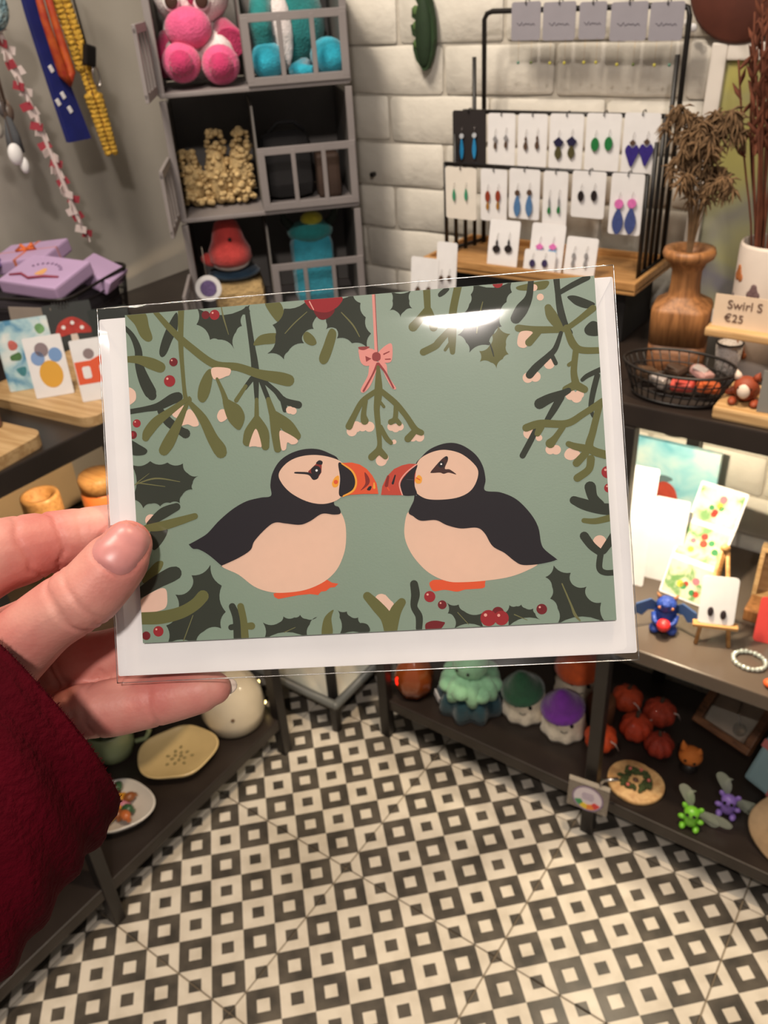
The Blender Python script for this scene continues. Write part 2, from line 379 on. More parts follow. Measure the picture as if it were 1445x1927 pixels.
('mistletoe_sprig', 'c', 'cr', [(55.62, 50.35, 1.06)]),
('mistletoe_sprig', 'c', 'cr', [(57.37, 47.3, 1.06)]),
('mistletoe_sprig', 's', 'dg', [(54.95, 53.24, 1.73), (53.96, 47.72, 2.26), (51.59, 44.1, 3.86), (49.6, 41.36, 3.32)]),
('mistletoe_sprig', 's', 'dg', [(62.54, 53.57, 1.99), (62.73, 48.3, 1.73), (63.08, 43.67, 2.13), (64.04, 38.34, 2.39), (65.48, 35.6, 1.99)]),
('mistletoe_sprig', 's', 'dg', [(63.37, 48.24, 1.46), (67.36, 50.2, 1.73), (71.97, 52.1, 1.73)]),
('mistletoe_sprig', 'b', 'dg', [(65.53, 46.75), (67.79, 46.89), (71.54, 45.26), (73.69, 43.77), (71.38, 42.65), (68.24, 43.77), (66.41, 45.36)]),
('mistletoe_sprig', 's', 'ol', [(50.13, 38.29, 2.26), (54.3, 37.49, 2.26), (59.45, 37.07, 2.13), (63.95, 36.91, 1.73), (67.94, 39.01, 1.73), (72.97, 42.52, 2.13)]),
('mistletoe_sprig', 's', 'ol', [(62.4, 37.82, 2.39), (60.48, 41.26, 3.32), (59.55, 43.83, 2.26)]),
('mistletoe_sprig', 'b', 'cr', [(49.55, 34.25), (50.71, 37.12), (54.26, 36.83), (53.47, 34.59), (52.02, 32.21), (49.97, 32.57)]),
('mistletoe_sprig', 's', 'ol', [(56.19, 36.68, 1.99), (53.09, 33.64, 2.39)]),
('mistletoe_sprig', 's', 'ol', [(64.62, 37.31, 1.86), (66.23, 32.27, 2.39), (68.66, 30.11, 2.13), (74.07, 29.56, 1.99)]),
('mistletoe_sprig', 's', 'ol', [(67.07, 30.24, 1.86), (66.02, 23.78, 1.99), (66.41, 19.82, 2.39)]),
('mistletoe_sprig', 'c', 'cr', [(64.61, 16.69, 1.6)]),
('mistletoe_sprig', 'c', 'cr', [(66.35, 15.77, 1.66)]),
('mistletoe_sprig', 'c', 'cr', [(67.3, 16.62, 1.33)]),
('mistletoe_sprig', 's', 'ol', [(66.07, 19.52, 2.66), (63.31, 18.42, 2.26)]),
('mistletoe_sprig', 's', 'ol', [(66.39, 19.5, 2.66), (68.86, 18.01, 2.26)]),
('mistletoe_sprig', 's', 'ol', [(66.01, 26.72, 1.06), (64.67, 25.84, 1.2)]),
('mistletoe_sprig', 'c', 'cr', [(52.09, 22.86, 1.6)]),
('mistletoe_sprig', 'c', 'cr', [(54.37, 23.02, 1.6)]),
('mistletoe_sprig', 'c', 'cr', [(58.79, 26.62, 1.6)]),
('mistletoe_sprig', 's', 'dg', [(62.91, 35.81, 1.2), (61.03, 31.37, 1.6), (58.96, 29.23, 1.86), (54.87, 25.94, 2.39), (52.66, 23.68, 2.39)]),
('mistletoe_sprig', 's', 'dg', [(59.73, 29.17, 1.33), (60.73, 26.67, 1.33)]),
('mistletoe_sprig', 'b', 'dg', [(70.03, 36.55), (72.4, 38.64), (74.57, 37.49), (74.36, 34.24), (70.86, 34.52)]),
('mistletoe_sprig', 's', 'dg', [(68.41, 20.98, 1.2), (70.08, 22.16, 1.46), (74.02, 23.69, 1.6)]),
('mistletoe_sprig', 's', 'dg', [(72.95, 21.94, 1.73), (71.35, 16.84, 1.73), (70.43, 12.34, 1.46), (70.9, 9.7, 0.93)]),
('mistletoe_sprig', 's', 'dg', [(55.14, 14.63, 3.32), (58.13, 15.98, 2.93), (62.07, 17.2, 2.26), (64.05, 18.04, 1.73)]),
('mistletoe_sprig', 's', 'dg', [(61.69, 16.25, 2.26), (59.2, 12.5, 2.13), (57.08, 9.51, 1.6)]),
('mistletoe_sprig', 'c', 'cr', [(51.36, 5.85, 1.73)]),
('mistletoe_sprig', 'c', 'cr', [(53.33, 6.37, 1.2)]),
('mistletoe_sprig', 'c', 'cr', [(54.3, 4.2, 1.0)]),
('mistletoe_sprig', 'c', 'cr', [(57.48, 0.38, 1.46)]),
('mistletoe_sprig', 'c', 'cr', [(59.21, 0.2, 1.46)]),
('mistletoe_sprig', 'b', 'cr', [(61.55, -1.39), (62.61, 0.17), (64.23, 0.38), (66.36, -1.39), (64.01, -3.19), (62.11, -2.74)]),
('mistletoe_sprig', 's', 'dg', [(53.33, 6.37, 1.73), (51.52, 3.21, 1.86), (49.0, -0.88, 1.86)]),
('mistletoe_sprig', 's', 'ol', [(50.62, 7.54, 2.39), (55.08, 8.54, 2.39), (62.78, 7.99, 2.26), (68.07, 10.56, 1.99), (74.05, 14.04, 1.99)]),
('mistletoe_sprig', 's', 'ol', [(55.02, 7.56, 2.39), (53.93, 5.54, 1.86)]),
('mistletoe_sprig', 's', 'ol', [(61.76, 7.08, 1.73), (59.31, 3.99, 1.99), (57.6, 2.27, 2.93)]),
('mistletoe_sprig', 's', 'ol', [(73.01, 12.81, 1.99), (70.61, 5.16, 2.13), (69.33, 0.04, 2.53), (73.97, -2.36, 2.53)]),
('mistletoe_sprig', 's', 'ol', [(68.99, -0.27, 2.53), (64.9, 0.86, 2.13), (63.03, 1.77, 1.73)]),
('mistletoe_sprig', 's', 'ol', [(67.96, -1.5, 2.26), (65.09, -4.24, 2.39)]),
('mistletoe_sprig', 's', 'ol', [(69.45, -3.23, 2.39), (68.6, -6.43, 2.26), (65.06, -8.8, 2.39)]),
('bow', 's', 'pk', [(6.12, 53.76, 0.8), (5.9, 34.37, 0.86)]),
('bow', 's', 'pd', [(6.65, 52.51, 0.2), (6.43, 34.33, 0.2)]),
('bow', 'b', 'pk', [(0.88, 35.77), (4.76, 35.46), (6.13, 33.82), (5.86, 31.57), (3.1, 30.24), (1.15, 31.26), (0.52, 34.12)]),
('bow', 'b', 'pk', [(6.33, 33.8), (9.15, 36.25), (11.03, 36.3), (10.59, 31.33), (8.16, 30.85), (6.4, 31.52)]),
('bow', 'b', 'pk', [(3.82, 31.05), (6.37, 31.13), (5.3, 27.73), (3.39, 23.87), (1.27, 22.02), (0.46, 23.09), (2.92, 27.25)]),
('bow', 'b', 'pk', [(6.17, 31.14), (8.8, 30.47), (9.25, 26.77), (11.47, 22.73), (10.34, 22.69), (8.54, 26.15), (7.41, 29.58)]),
('bow', 's', 'pd', [(6.14, 30.68, 0.8), (4.26, 27.14, 0.53), (1.3, 22.55, 0.66)]),
('bow', 's', 'pd', [(6.48, 30.65, 0.8), (8.62, 27.48, 0.6), (10.68, 22.79, 0.53)]),
('bow', 'p', 'pd', [(2.49, 33.43), (4.37, 32.42), (2.65, 31.55)]),
('bow', 's', 'pd', [(8.32, 33.51, 0.47), (10.03, 34.18, 0.33)]),
('bow', 's', 'pd', [(8.69, 31.88, 0.33), (10.22, 31.83, 0.4)]),
('bow', 'b', 'pd', [(0.65, 36.39), (4.0, 36.19), (2.4, 35.31), (0.87, 35.57)]),
('bow', 'b', 'pd', [(4.79, 33.79), (6.03, 34.36), (7.19, 33.6), (7.09, 31.94), (5.86, 31.5), (4.69, 32.12)]),
('mistletoe_sprig', 'c', 'cr', [(-3.12, 10.31, 1.66)]),
('mistletoe_sprig', 'c', 'cr', [(-1.71, 11.55, 1.73)]),
('mistletoe_sprig', 'c', 'cr', [(0.3, 11.41, 1.46)]),
('mistletoe_sprig', 'c', 'cr', [(2.43, 11.26, 1.6)]),
('mistletoe_sprig', 'c', 'cr', [(9.29, 10.77, 1.26)]),
('mistletoe_sprig', 'c', 'cr', [(10.59, 10.28, 1.33)]),
('mistletoe_sprig', 'c', 'cr', [(11.94, 10.59, 1.2)]),
('mistletoe_sprig', 'c', 'cr', [(15.72, 7.13, 1.4)]),
('mistletoe_sprig', 'c', 'cr', [(17.83, 6.99, 1.46)]),
('mistletoe_sprig', 'c', 'cr', [(9.86, 6.01, 0.73)]),
('mistletoe_sprig', 'c', 'cr', [(5.53, 0.51, 1.73)]),
('mistletoe_sprig', 'c', 'cr', [(6.52, 1.31, 1.33)]),
('mistletoe_sprig', 's', 'ol', [(6.28, 29.66, 1.06), (6.06, 23.67, 2.39), (5.72, 20.36, 2.39), (5.08, 16.4, 1.86), (5.26, 10.39, 1.73), (5.31, 5.72, 1.46), (4.86, 3.76, 2.13)]),
('mistletoe_sprig', 's', 'ol', [(5.3, 22.26, 1.6), (0.78, 19.39, 1.73), (-2.18, 14.92, 1.86), (-3.91, 11.83, 2.26)]),
('mistletoe_sprig', 's', 'ol', [(1.78, 19.31, 1.33), (0.87, 15.37, 1.73), (1.08, 13.22, 2.53)]),
('mistletoe_sprig', 's', 'ol', [(6.96, 21.94, 1.73), (11.05, 17.97, 1.86), (14.12, 13.76, 1.73), (16.53, 9.6, 1.99), (18.44, 8.27, 1.86)]),
('mistletoe_sprig', 's', 'ol', [(16.49, 8.94, 1.86), (14.23, 6.71, 2.26)]),
('mistletoe_sprig', 's', 'ol', [(11.15, 17.3, 1.46), (10.64, 13.34, 1.6), (9.24, 12.24, 1.86)]),
('mistletoe_sprig', 's', 'ol', [(10.64, 13.34, 1.46), (11.87, 11.59, 1.46)]),
('mistletoe_sprig', 's', 'ol', [(6.11, 19.0, 0.93), (7.34, 17.17, 0.93)]),
('mistletoe_sprig', 's', 'ol', [(5.96, 11.01, 1.33), (7.43, 7.57, 1.6), (8.85, 5.81, 1.33)]),
('mistletoe_sprig', 's', 'ol', [(4.85, 3.56, 2.26), (2.6, 1.78, 2.26)]),
('mistletoe_sprig', 's', 'ol', [(5.18, 3.53, 2.26), (6.87, 1.62, 1.73)]),
('holly_leaf', 'h', 'dg', [(-74.55, 4.56), (-68.29, 5.22), (-62.67, 4.4), (-57.64, 3.75), (-56.21, 0.5), (-52.84, -0.48), (-54.91, -2.75), (-55.02, -4.63), (-58.54, -6.31), (-59.33, -8.79), (-62.56, -8.46), (-65.86, -9.33), (-68.74, -8.33), (-71.42, -9.56), (-75.17, -6.53)]),
('holly_leaf', 's', 've', [(-74.27, -2.14, 0.25), (-66.98, -0.39, 0.5), (-58.94, -1.98, 0.19)]),
('holly_leaf', 's', 've', [(-72.6, -1.48, 0.37), (-63.88, -3.18, 0.19)]),
('holly_leaf', 's', 've', [(-73.26, -1.57, 0.31), (-68.84, 1.32, 0.12)]),
('mistletoe_sprig', 'c', 'cr', [(-69.17, -13.56, 1.86)]),
('mistletoe_sprig', 's', 'dg', [(-69.76, -14.79, 1.86), (-65.02, -11.6, 3.47), (-60.5, -9.85, 2.48)]),
('mistletoe_sprig', 'b', 'dg', [(-69.56, -17.02), (-64.01, -16.72), (-65.52, -20.43), (-68.93, -23.08)]),
('mistletoe_sprig', 's', 'ol', [(-70.81, -16.0, 2.1), (-65.9, -15.66, 2.97), (-59.98, -14.43, 2.6), (-54.73, -13.17, 1.98)]),
('mistletoe_sprig', 'b', 'ol', [(-73.02, -32.03), (-68.51, -27.21), (-65.9, -27.04), (-67.03, -29.82), (-71.48, -33.69)]),
('mistletoe_sprig', 'b', 'cr', [(-74.07, -38.93), (-69.01, -36.04), (-66.05, -35.44), (-65.19, -37.5), (-66.42, -41.98), (-74.28, -42.72)]),
('mistletoe_sprig', 's', 'dg', [(-74.27, -36.71, 3.09), (-68.88, -33.64, 4.08), (-63.87, -31.39, 4.7), (-62.22, -30.85, 4.33)]),
('holly_leaf', 'h', 'dg', [(-50.6, -28.84), (-47.33, -35.62), (-46.53, -43.93), (-48.3, -49.05), (-53.93, -49.71), (-56.74, -53.66), (-66.09, -53.22), (-66.07, -47.23), (-62.43, -43.63), (-62.48, -37.64), (-57.33, -35.9), (-56.9, -31.83)]),
('holly_leaf', 's', 've', [(-60.89, -52.83, 0.31), (-57.18, -44.53, 0.25)]),
('mistletoe_sprig', 's', 'ol', [(-74.39, -44.61, 3.84), (-67.55, -44.64, 4.08), (-60.99, -43.39, 3.84), (-56.34, -41.11, 3.71), (-53.61, -38.61, 3.84)]),
('mistletoe_sprig', 's', 'dg', [(-44.33, -42.36, 2.23), (-43.14, -46.17, 2.6), (-43.18, -52.43, 2.6)]),
('mistletoe_sprig', 's', 'dg', [(-43.6, -48.65, 1.86), (-45.09, -48.89, 1.86)]),
('mistletoe_sprig', 's', 'ol', [(-41.65, -42.49, 2.23), (-40.95, -46.91, 2.23), (-40.81, -52.23, 2.48)]),
('mistletoe_sprig', 's', 'ol', [(-40.74, -48.79, 1.86), (-38.5, -48.78, 2.35)]),
('mistletoe_sprig', 'b', 'ol', [(-16.3, -53.09), (-15.35, -47.56), (-12.25, -44.99), (-13.03, -47.68), (-13.01, -52.63)]),
('holly_leaf', 'h', 'dg', [(-34.96, -53.44), (-34.82, -47.84), (-29.57, -48.1), (-28.19, -46.3), (-24.74, -46.78), (-22.81, -46.07), (-21.0, -47.4), (-17.45, -46.96), (-19.97, -49.19), (-20.73, -53.5)]),
('holly_leaf', 's', 've', [(-28.17, -51.28, 0.25), (-24.61, -49.9, 0.19)]),
('holly_leaf', 'h', 'dg', [(-11.18, -53.34), (-10.45, -47.5), (-11.42, -44.79), (-8.04, -45.76), (-7.19, -47.23), (-4.6, -47.79), (-3.91, -49.68), (-1.31, -51.04), (-1.97, -53.78)]),
('berries', 'c', 'be', [(-68.71, -48.99, 1.67)]),
('berries', 'c', 'hp', [(-69.34, -48.32, 0.33)]),
('berries', 'c', 'db', [(-72.75, -50.19, 1.36)]),
('puffin_left', 'p', 'or', [(-30.93, -38.99), (-29.0, -38.47), (-21.01, -37.02), (-13.69, -35.55), (-12.18, -36.56), (-10.2, -36.98), (-11.33, -37.97), (-12.9, -38.08), (-14.21, -39.06), (-15.79, -39.16), (-16.79, -40.17), (-19.28, -39.73), (-23.08, -39.9), (-29.45, -40.75), (-30.68, -40.06)]),
('puffin_left', 'b', 'fc', [(-47.27, -29.03), (-41.34, -26.22), (-37.41, -24.57), (-35.99, -22.14), (-31.93, -18.0), (-28.97, -16.3), (-25.49, -16.51), (-21.12, -17.4), (-17.9, -16.35), (-14.01, -14.41), (-10.23, -14.33), (-8.08, -14.95), (-6.87, -18.88), (-7.08, -24.45), (-8.27, -28.72), (-10.71, -32.92), (-14.67, -36.12), (-20.46, -38.3), (-26.81, -38.89), (-31.86, -38.44), (-36.83, -36.49), (-41.7, -32.47)]),
('puffin_left', 'b', 'bk', [(-57.18, -22.05), (-56.91, -21.87), (-53.86, -20.47), (-50.86, -18.76), (-47.12, -15.21), (-42.42, -11.72), (-37.81, -9.5), (-33.29, -8.65), (-29.89, -8.24), (-29.89, -4.98), (-29.04, -1.28), (-26.61, 2.32), (-22.98, 4.58), (-18.49, 5.65), (-14.09, 5.35), (-10.42, 3.73), (-7.9, 1.7), (-7.7, -3.29), (-10.07, -11.54), (-8.6, -13.18), (-8.21, -15.07), (-10.3, -15.38), (-14.04, -14.9), (-17.94, -16.97), (-21.15, -17.9), (-25.54, -17.26), (-29.0, -16.74), (-31.95, -18.31), (-35.99, -22.14), (-37.43, -24.88), (-41.4, -27.16), (-46.84, -29.24), (-47.15, -29.16), (-50.94, -25.68), (-54.05, -23.74), (-55.96, -23.38)]),
('puffin_left', 'b', 'fc', [(-26.95, -1.41), (-24.43, 1.55), (-20.53, 3.29), (-15.46, 3.64), (-10.48, 2.62), (-6.83, 0.69), (-6.06, -2.16), (-6.67, -7.09), (-7.98, -10.24), (-11.33, -11.65), (-15.11, -11.72), (-19.44, -10.33), (-23.7, -7.57), (-26.36, -4.27)]),
('puffin_left', 'p', 'or', [(-6.84, 0.57), (-3.71, 0.48), (-1.26, -0.3), (0.83, -1.8), (2.45, -3.96), (3.66, -6.51), (4.02, -9.82), (-0.57, -9.53), (-4.94, -9.56), (-7.47, -10.02)]),
('puffin_left', 'b', 'bk', [(-7.97, 0.46), (-6.36, 0.16), (-3.87, -2.18), (-2.86, -5.16), (-3.92, -8.2), (-7.15, -9.86), (-8.35, -8.97), (-7.69, -4.23)]),
('puffin_left', 's', 'og', [(-6.85, 0.38, 0.43), (-3.75, -2.19, 0.56), (-2.69, -5.36, 0.62), (-3.73, -8.21, 0.62), (-6.96, -9.81, 0.5)]),
('puffin_left', 'b', 'dr', [(0.09, -2.81), (1.46, -4.82), (1.16, -6.66), (-1.5, -8.41), (0.13, -6.28)]),
('puffin_left', 'b', 'bk', [(0.51, -8.29), (1.31, -7.29), (2.05, -7.4), (1.49, -8.54)]),
('puffin_left', 's', 'og', [(2.86, -6.34, 0.37), (2.84, -7.82, 0.74)]),
('puffin_left', 'b', 'og', [(-10.34, -5.61), (-9.29, -3.81), (-8.02, -3.46), (-8.38, -6.36), (-9.79, -6.89)]),
('puffin_left', 'c', 'or', [(-9.07, -5.26, 0.68)]),
('puffin_left', 'p', 'dr', [(-17.65, -1.4), (-14.86, 0.91), (-13.07, 1.42), (-13.46, -1.98), (-14.62, -3.59), (-16.8, -3.01)]),
('puffin_left', 'b', 'bk', [(-14.99, 0.92), (-13.99, 1.85), (-12.94, 1.41), (-13.25, 0.43)]),
('puffin_left', 'b', 'bk', [(-22.08, -1.55), (-21.43, -1.28), (-17.66, -1.65), (-16.13, -2.43), (-14.45, -2.85), (-14.76, -3.83), (-16.23, -4.11), (-17.71, -2.46), (-21.46, -1.84)]),
('puffin_left', 'c', 'bk', [(-15.12, -1.38, 1.61)]),
('puffin_left', 'c', 'we', [(-14.93, -1.26, 0.37)]),
('puffin_right', 'b', 'or', [(18.11, -38.5), (18.77, -37.74), (20.5, -37.4), (27.8, -38.1), (34.62, -38.17), (35.15, -39.42), (34.64, -40.67), (31.29, -40.86), (28.85, -40.91), (26.38, -41.39), (22.76, -40.65), (19.68, -40.92), (18.62, -40.06)]),
('puffin_right', 'b', 'fc', [(12.94, -16.06), (14.38, -16.76), (16.75, -18.32), (21.35, -18.41), (24.62, -20.15), (28.82, -21.44), (33.69, -21.61), (36.02, -23.28), (38.76, -28.02), (41.68, -29.71), (44.54, -32.31), (48.07, -33.73), (51.52, -34.35), (47.3, -36.42), (42.39, -37.8), (36.3, -38.44), (28.99, -38.6), (23.53, -38.0), (18.19, -35.13), (14.16, -30.6), (11.96, -26.17), (11.32, -22.43), (11.95, -18.15)]),
('puffin_right', 'b', 'bk', [(16.01, -2.06), (17.9, 0.59), (21.13, 3.15), (26.13, 4.53), (30.37, 3.75), (34.45, 0.71), (36.65, -3.12), (37.3, -7.45), (36.91, -10.79), (41.59, -11.7), (46.28, -14.13), (50.22, -18.64), (52.35, -23.03), (52.94, -27.93), (54.01, -30.11), (57.3, -33.09), (57.1, -33.32), (55.27, -33.83), (51.04, -34.38), (46.84, -34.27), (44.51, -32.92), (41.65, -30.32), (38.16, -27.99), (35.98, -23.89), (33.66, -22.1), (28.79, -22.05), (24.58, -20.76), (21.32, -19.03), (16.71, -18.93), (14.34, -17.37), (13.06, -16.06), (14.74, -12.78), (15.22, -10.96), (16.0, -10.39)]),
('puffin_right', 'b', 'fc', [(16.56, -1.17), (18.53, 0.86), (22.31, 2.27), (26.0, 2.39), (30.2, 0.99), (33.68, -2.0), (35.21, -4.86), (34.19, -8.47), (31.9, -11.09), (28.15, -12.51), (23.23, -12.81), (18.96, -12.3), (16.29, -10.71), (15.46, -9.12), (15.72, -4.82)]),
('puffin_right', 'p', 'or2', [(4.81, -10.18), (5.34, -7.55), (6.95, -4.56), (9.37, -2.37), (11.91, -1.42), (14.09, -1.07), (16.43, -1.29), (15.64, -6.05), (14.85, -10.93)]),
('puffin_right', 'b', 'bk', [(16.6, -1.54), (13.3, -4.04), (11.08, -6.99), (11.48, -10.53), (15.22, -10.96), (16.0, -10.39), (15.41, -7.88), (15.6, -4.81)]),
('puffin_right', 's', 'hp', [(16.29, -1.52, 0.37), (12.8, -4.01, 0.37), (10.77, -6.97, 0.43), (11.42, -10.59, 0.37)]),
('puffin_right', 's', 'dr', [(7.38, -4.59, 0.74), (6.66, -7.32, 1.11)]),
('puffin_right', 's', 'bk', [(9.56, -4.42, 0.43), (8.67, -6.83, 0.74)]),
('puffin_right', 's', 'or', [(6.98, -8.09, 0.43), (7.43, -8.92, 0.43)]),
('puffin_right', 's', 'bk2', [(13.06, -5.88, 0.19), (15.15, -6.14, 0.19)]),
('puffin_right', 'b', 'og', [(15.64, -6.17), (16.83, -4.77), (17.82, -5.7), (17.42, -7.27), (16.06, -7.31)]),
('puffin_right', 's', 'or', [(16.04, -5.58, 0.31), (17.11, -6.27, 0.37)]),
('puffin_right', 'b', 'br', [(20.63, -4.03), (22.34, -2.17), (24.49, -0.16), (25.88, 0.49), (26.18, -0.7), (25.04, -3.27), (26.55, -3.68), (28.46, -5.34), (26.18, -4.64), (24.63, -4.91), (23.43, -4.46), (20.98, -4.42)]),
('puffin_right', 'c', 'bk', [(24.01, -1.97, 0.99)]),
('puffin_right', 'c', 'we', [(24.02, -1.85, 0.28)]),
('puffin_right', 'c', 'bk', [(25.73, -0.06, 0.5)]),
('mistletoe_sprig', 'c', 'cr', [(2.9, -42.93, 2.1)]),
('mistletoe_sprig', 'c', 'cr', [(5.16, -44.58, 1.61)]),
('mistletoe_sprig', 'p', 'cr', [(1.22, -41.91), (4.25, -41.15), (6.67, -44.05), (4.51, -47.14)]),
('mistletoe_sprig', 's', 'ol', [(-1.35, -41.35, 2.72), (1.55, -44.71, 3.59), (4.13, -48.23, 3.71), (4.8, -52.57, 3.09)]),
('mistletoe_sprig', 's', 'ol', [(9.23, -43.75, 2.6), (7.0, -46.83, 3.59), (5.43, -52.29, 3.71)]),
('mistletoe_sprig', 's', 'dg', [(13.38, -38.37, 2.48), (13.61, -41.64, 2.72), (12.96, -45.29, 2.1), (14.31, -48.43, 2.23), (14.08, -52.1, 1.98)]),
('mistletoe_sprig', 'b', 'dg', [(-4.34, -49.66), (-1.88, -50.09), (-1.26, -52.28), (-4.49, -52.12)]),
('mistletoe_sprig', 's', 'dg', [(63.59, -15.52, 2.6), (66.49, -16.91, 3.34), (70.56, -18.37, 3.34), (74.96, -19.07, 3.71)]),
('mistletoe_sprig', 's', 'dg', [(68.71, -11.78, 3.47), (69.29, -14.97, 2.97), (71.2, -17.51, 3.09)]),
('mistletoe_sprig', 's', 'ol', [(66.18, -21.86, 1.49), (69.72, -22.25, 1.86), (74.81, -21.35, 2.1)]),
('mistletoe_sprig', 'c', 'cr', [(70.5, -28.64, 2.04)]),
('mistletoe_sprig', 's', 'dg', [(66.0, -26.57, 2.72), (68.06, -29.71, 2.48), (70.59, -31.97, 2.1)]),
('mistletoe_sprig', 's', 'dg', [(75.06, -26.8, 2.72), (71.39, -31.41, 2.1)]),
('mistletoe_sprig', 's', 'dg', [(70.59, -31.97, 1.86), (69.89, -36.45, 1.86), (71.68, -38.06, 1.73), (75.83, -37.99, 1.73)]),
('holly_leaf', 'h', 'dg', [(23.13, -44.59), (26.75, -45.39), (28.15, -47.42), (33.99, -48.32), (34.18, -53.09), (24.96, -52.63), (24.99, -49.09), (23.23, -47.96)]),
('holly_leaf', 'h', 'dg', [(40.2, -48.82), (42.16, -46.36), (44.25, -46.77), (45.78, -46.37), (46.92, -47.52), (49.31, -47.76), (49.81, -49.3), (51.66, -51.4), (41.46, -52.83)]),
('holly_leaf', 's', 've', [(26.29, -47.81, 0.25), (29.41, -51.63, 0.19)]),
('holly_leaf', 's', 've', [(43.49, -49.29, 0.31), (47.29, -51.18, 0.19)]),
('holly_leaf', 'h', 'dg', [(56.28, -34.97), (61.26, -37.49), (61.52, -41.01), (65.68, -41.96), (65.77, -45.28), (69.76, -47.0), (71.29, -53.7), (56.17, -52.95), (56.65, -48.14), (54.58, -45.0), (55.4, -41.41), (53.55, -38.4)]),
('holly_leaf', 's', 've', [(58.44, -40.67, 0.37), (60.72, -47.14, 0.56), (61.71, -50.21, 0.87), (63.08, -52.09, 0.5)]),
('berries', 'c', 'be', [(17.99, -42.48, 1.73)]),
('berries', 'c', 'hp', [(17.37, -41.8, 0.35)]),
('berries', 'c', 'db', [(21.68, -45.19, 1.36)]),
('berries', 'c', 'hp', [(21.21, -44.65, 0.27)]),
('berries', 'b', 'db', [(16.12, -50.98), (17.58, -50.13), (19.43, -49.97), (21.25, -50.37), (22.13, -50.97), (19.52, -53.59), (16.48, -53.14)]),
('berries', 'c', 'db', [(51.87, -48.07, 1.61)]),
('berries', 'c', 'hp', [(51.31, -47.45, 0.32)]),
('berries', 'c', 'db', [(38.58, -48.55, 1.86)]),
('berries', 'c', 'be', [(35.59, -49.99, 2.48)]),
('berries', 'c', 'hp', [(34.73, -49.02, 0.5)]),
('berries', 'c', 'be', [(39.51, -50.18, 2.23)]),
('berries', 'c', 'hp', [(38.74, -49.31, 0.45)]),
('berries', 'c', 'be', [(74.2, -7.6, 1.86)]),
('berries', 'c', 'hp', [(73.57, -6.87, 0.37)]),
('berries', 'c', 'be', [(74.19, -12.44, 1.36)]),
('berries', 'c', 'hp', [(73.73, -11.9, 0.27)]),
]
HAND = {'thumb': [(-0.19468, 0.12698, 1.3282, 0.0076), (-0.19517, 0.12279, 1.3252, 0.0096), (-0.19848, 0.11353, 1.31843, 0.0104), (-0.2008, 0.11014, 1.31633, 0.0107), (-0.20753, 0.10243, 1.31106, 0.0104), (-0.2142, 0.09581, 1.3043, 0.0114), (-0.22551, 0.08736, 1.29306, 0.014), (-0.23838, 0.08099, 1.27844, 0.017)], 'index': [(-0.20358, 0.1465, 1.3221, 0.0072), (-0.21228, 0.14015, 1.32141, 0.0084), (-0.2182, 0.13374, 1.32082, 0.0092), (-0.2258, 0.12281, 1.3217, 0.0099), (-0.22981, 0.11196, 1.32303, 0.0113), (-0.23287, 0.10266, 1.32351, 0.0118), (-0.23819, 0.09108, 1.31761, 0.012), (-0.24696, 0.08208, 1.30321, 0.015), (-0.25793, 0.07819, 1.28048, 0.018)], 'middle': [(-0.20367, 0.14288, 1.30811, 0.0072), (-0.21263, 0.13579, 1.30485, 0.0086), (-0.22417, 0.12526, 1.29872, 0.0093), (-0.23495, 0.11141, 1.29139, 0.01), (-0.24308, 0.09883, 1.28691, 0.0115), (-0.25254, 0.08765, 1.27795, 0.016)], 'ring': [(-0.18847, 0.13585, 1.28917, 0.007), (-0.20049, 0.131, 1.28323, 0.0087), (-0.21516, 0.12188, 1.2772, 0.0096), (-0.22339, 0.11552, 1.27606, 0.0096), (-0.22806, 0.1129, 1.27343, 0.0093), (-0.24594, 0.10705, 1.26052, 0.014), (-0.25047, 0.08915, 1.26276, 0.02)], 'little': [(-0.17317, 0.13065, 1.27627, 0.0056), (-0.17561, 0.12861, 1.27601, 0.0072), (-0.18338, 0.12295, 1.27438, 0.0085), (-0.19241, 0.11618, 1.27253, 0.0093), (-0.2005, 0.10917, 1.27136, 0.0096), (-0.20707, 0.10435, 1.27058, 0.0092), (-0.2185, 0.10249, 1.26412, 0.01), (-0.23603, 0.09973, 1.25293, 0.014), (-0.24612, 0.08667, 1.25163, 0.022)], 'palm': [(-0.24891, 0.09956, 1.26514, 0.017), (-0.24842, 0.08527, 1.26714, 0.024), (-0.24812, 0.07145, 1.25674, 0.026), (-0.23922, 0.04869, 1.24924, 0.027)]}
NAIL = [(-0.19606, 0.1258, 1.32802, 0.0), (-0.19378, 0.13129, 1.33285, 0.0), (-0.19799, 0.12067, 1.32331, 0.0)]
GROOVES = [([(-0.21468, 0.10418, 1.27958), (-0.2121, 0.10167, 1.27579), (-0.20846, 0.09938, 1.27122), (-0.20649, 0.09846, 1.26626)], 0.0007, 0.0012)]
SLEEVE_RINGS = [([-0.2102, 0.0898, 1.28143], [0.74076, 0.03374, -0.6711], [0.66669, -0.16067, 0.72781], 0.039), ([-0.20829, 0.08063, 1.27918], [0.74076, 0.03374, -0.6711], [0.66669, -0.16067, 0.72781], 0.0405), ([-0.20738, 0.06837, 1.27773], [0.74076, 0.03374, -0.6711], [0.66669, -0.16067, 0.72781], 0.043), ([-0.209, 0.05257, 1.27607], [0.74076, 0.03374, -0.6711], [0.66669, -0.16067, 0.72781], 0.046), ([-0.20866, 0.03746, 1.27529], [0.74076, 0.03374, -0.6711], [0.66669, -0.16067, 0.72781], 0.048), ([-0.20341, 0.01706, 1.2819], [0.74076, 0.03374, -0.6711], [0.66669, -0.16067, 0.72781], 0.051), ([-0.19378, -0.00431, 1.29248], [0.74076, 0.03374, -0.6711], [0.66669, -0.16067, 0.72781], 0.053)]
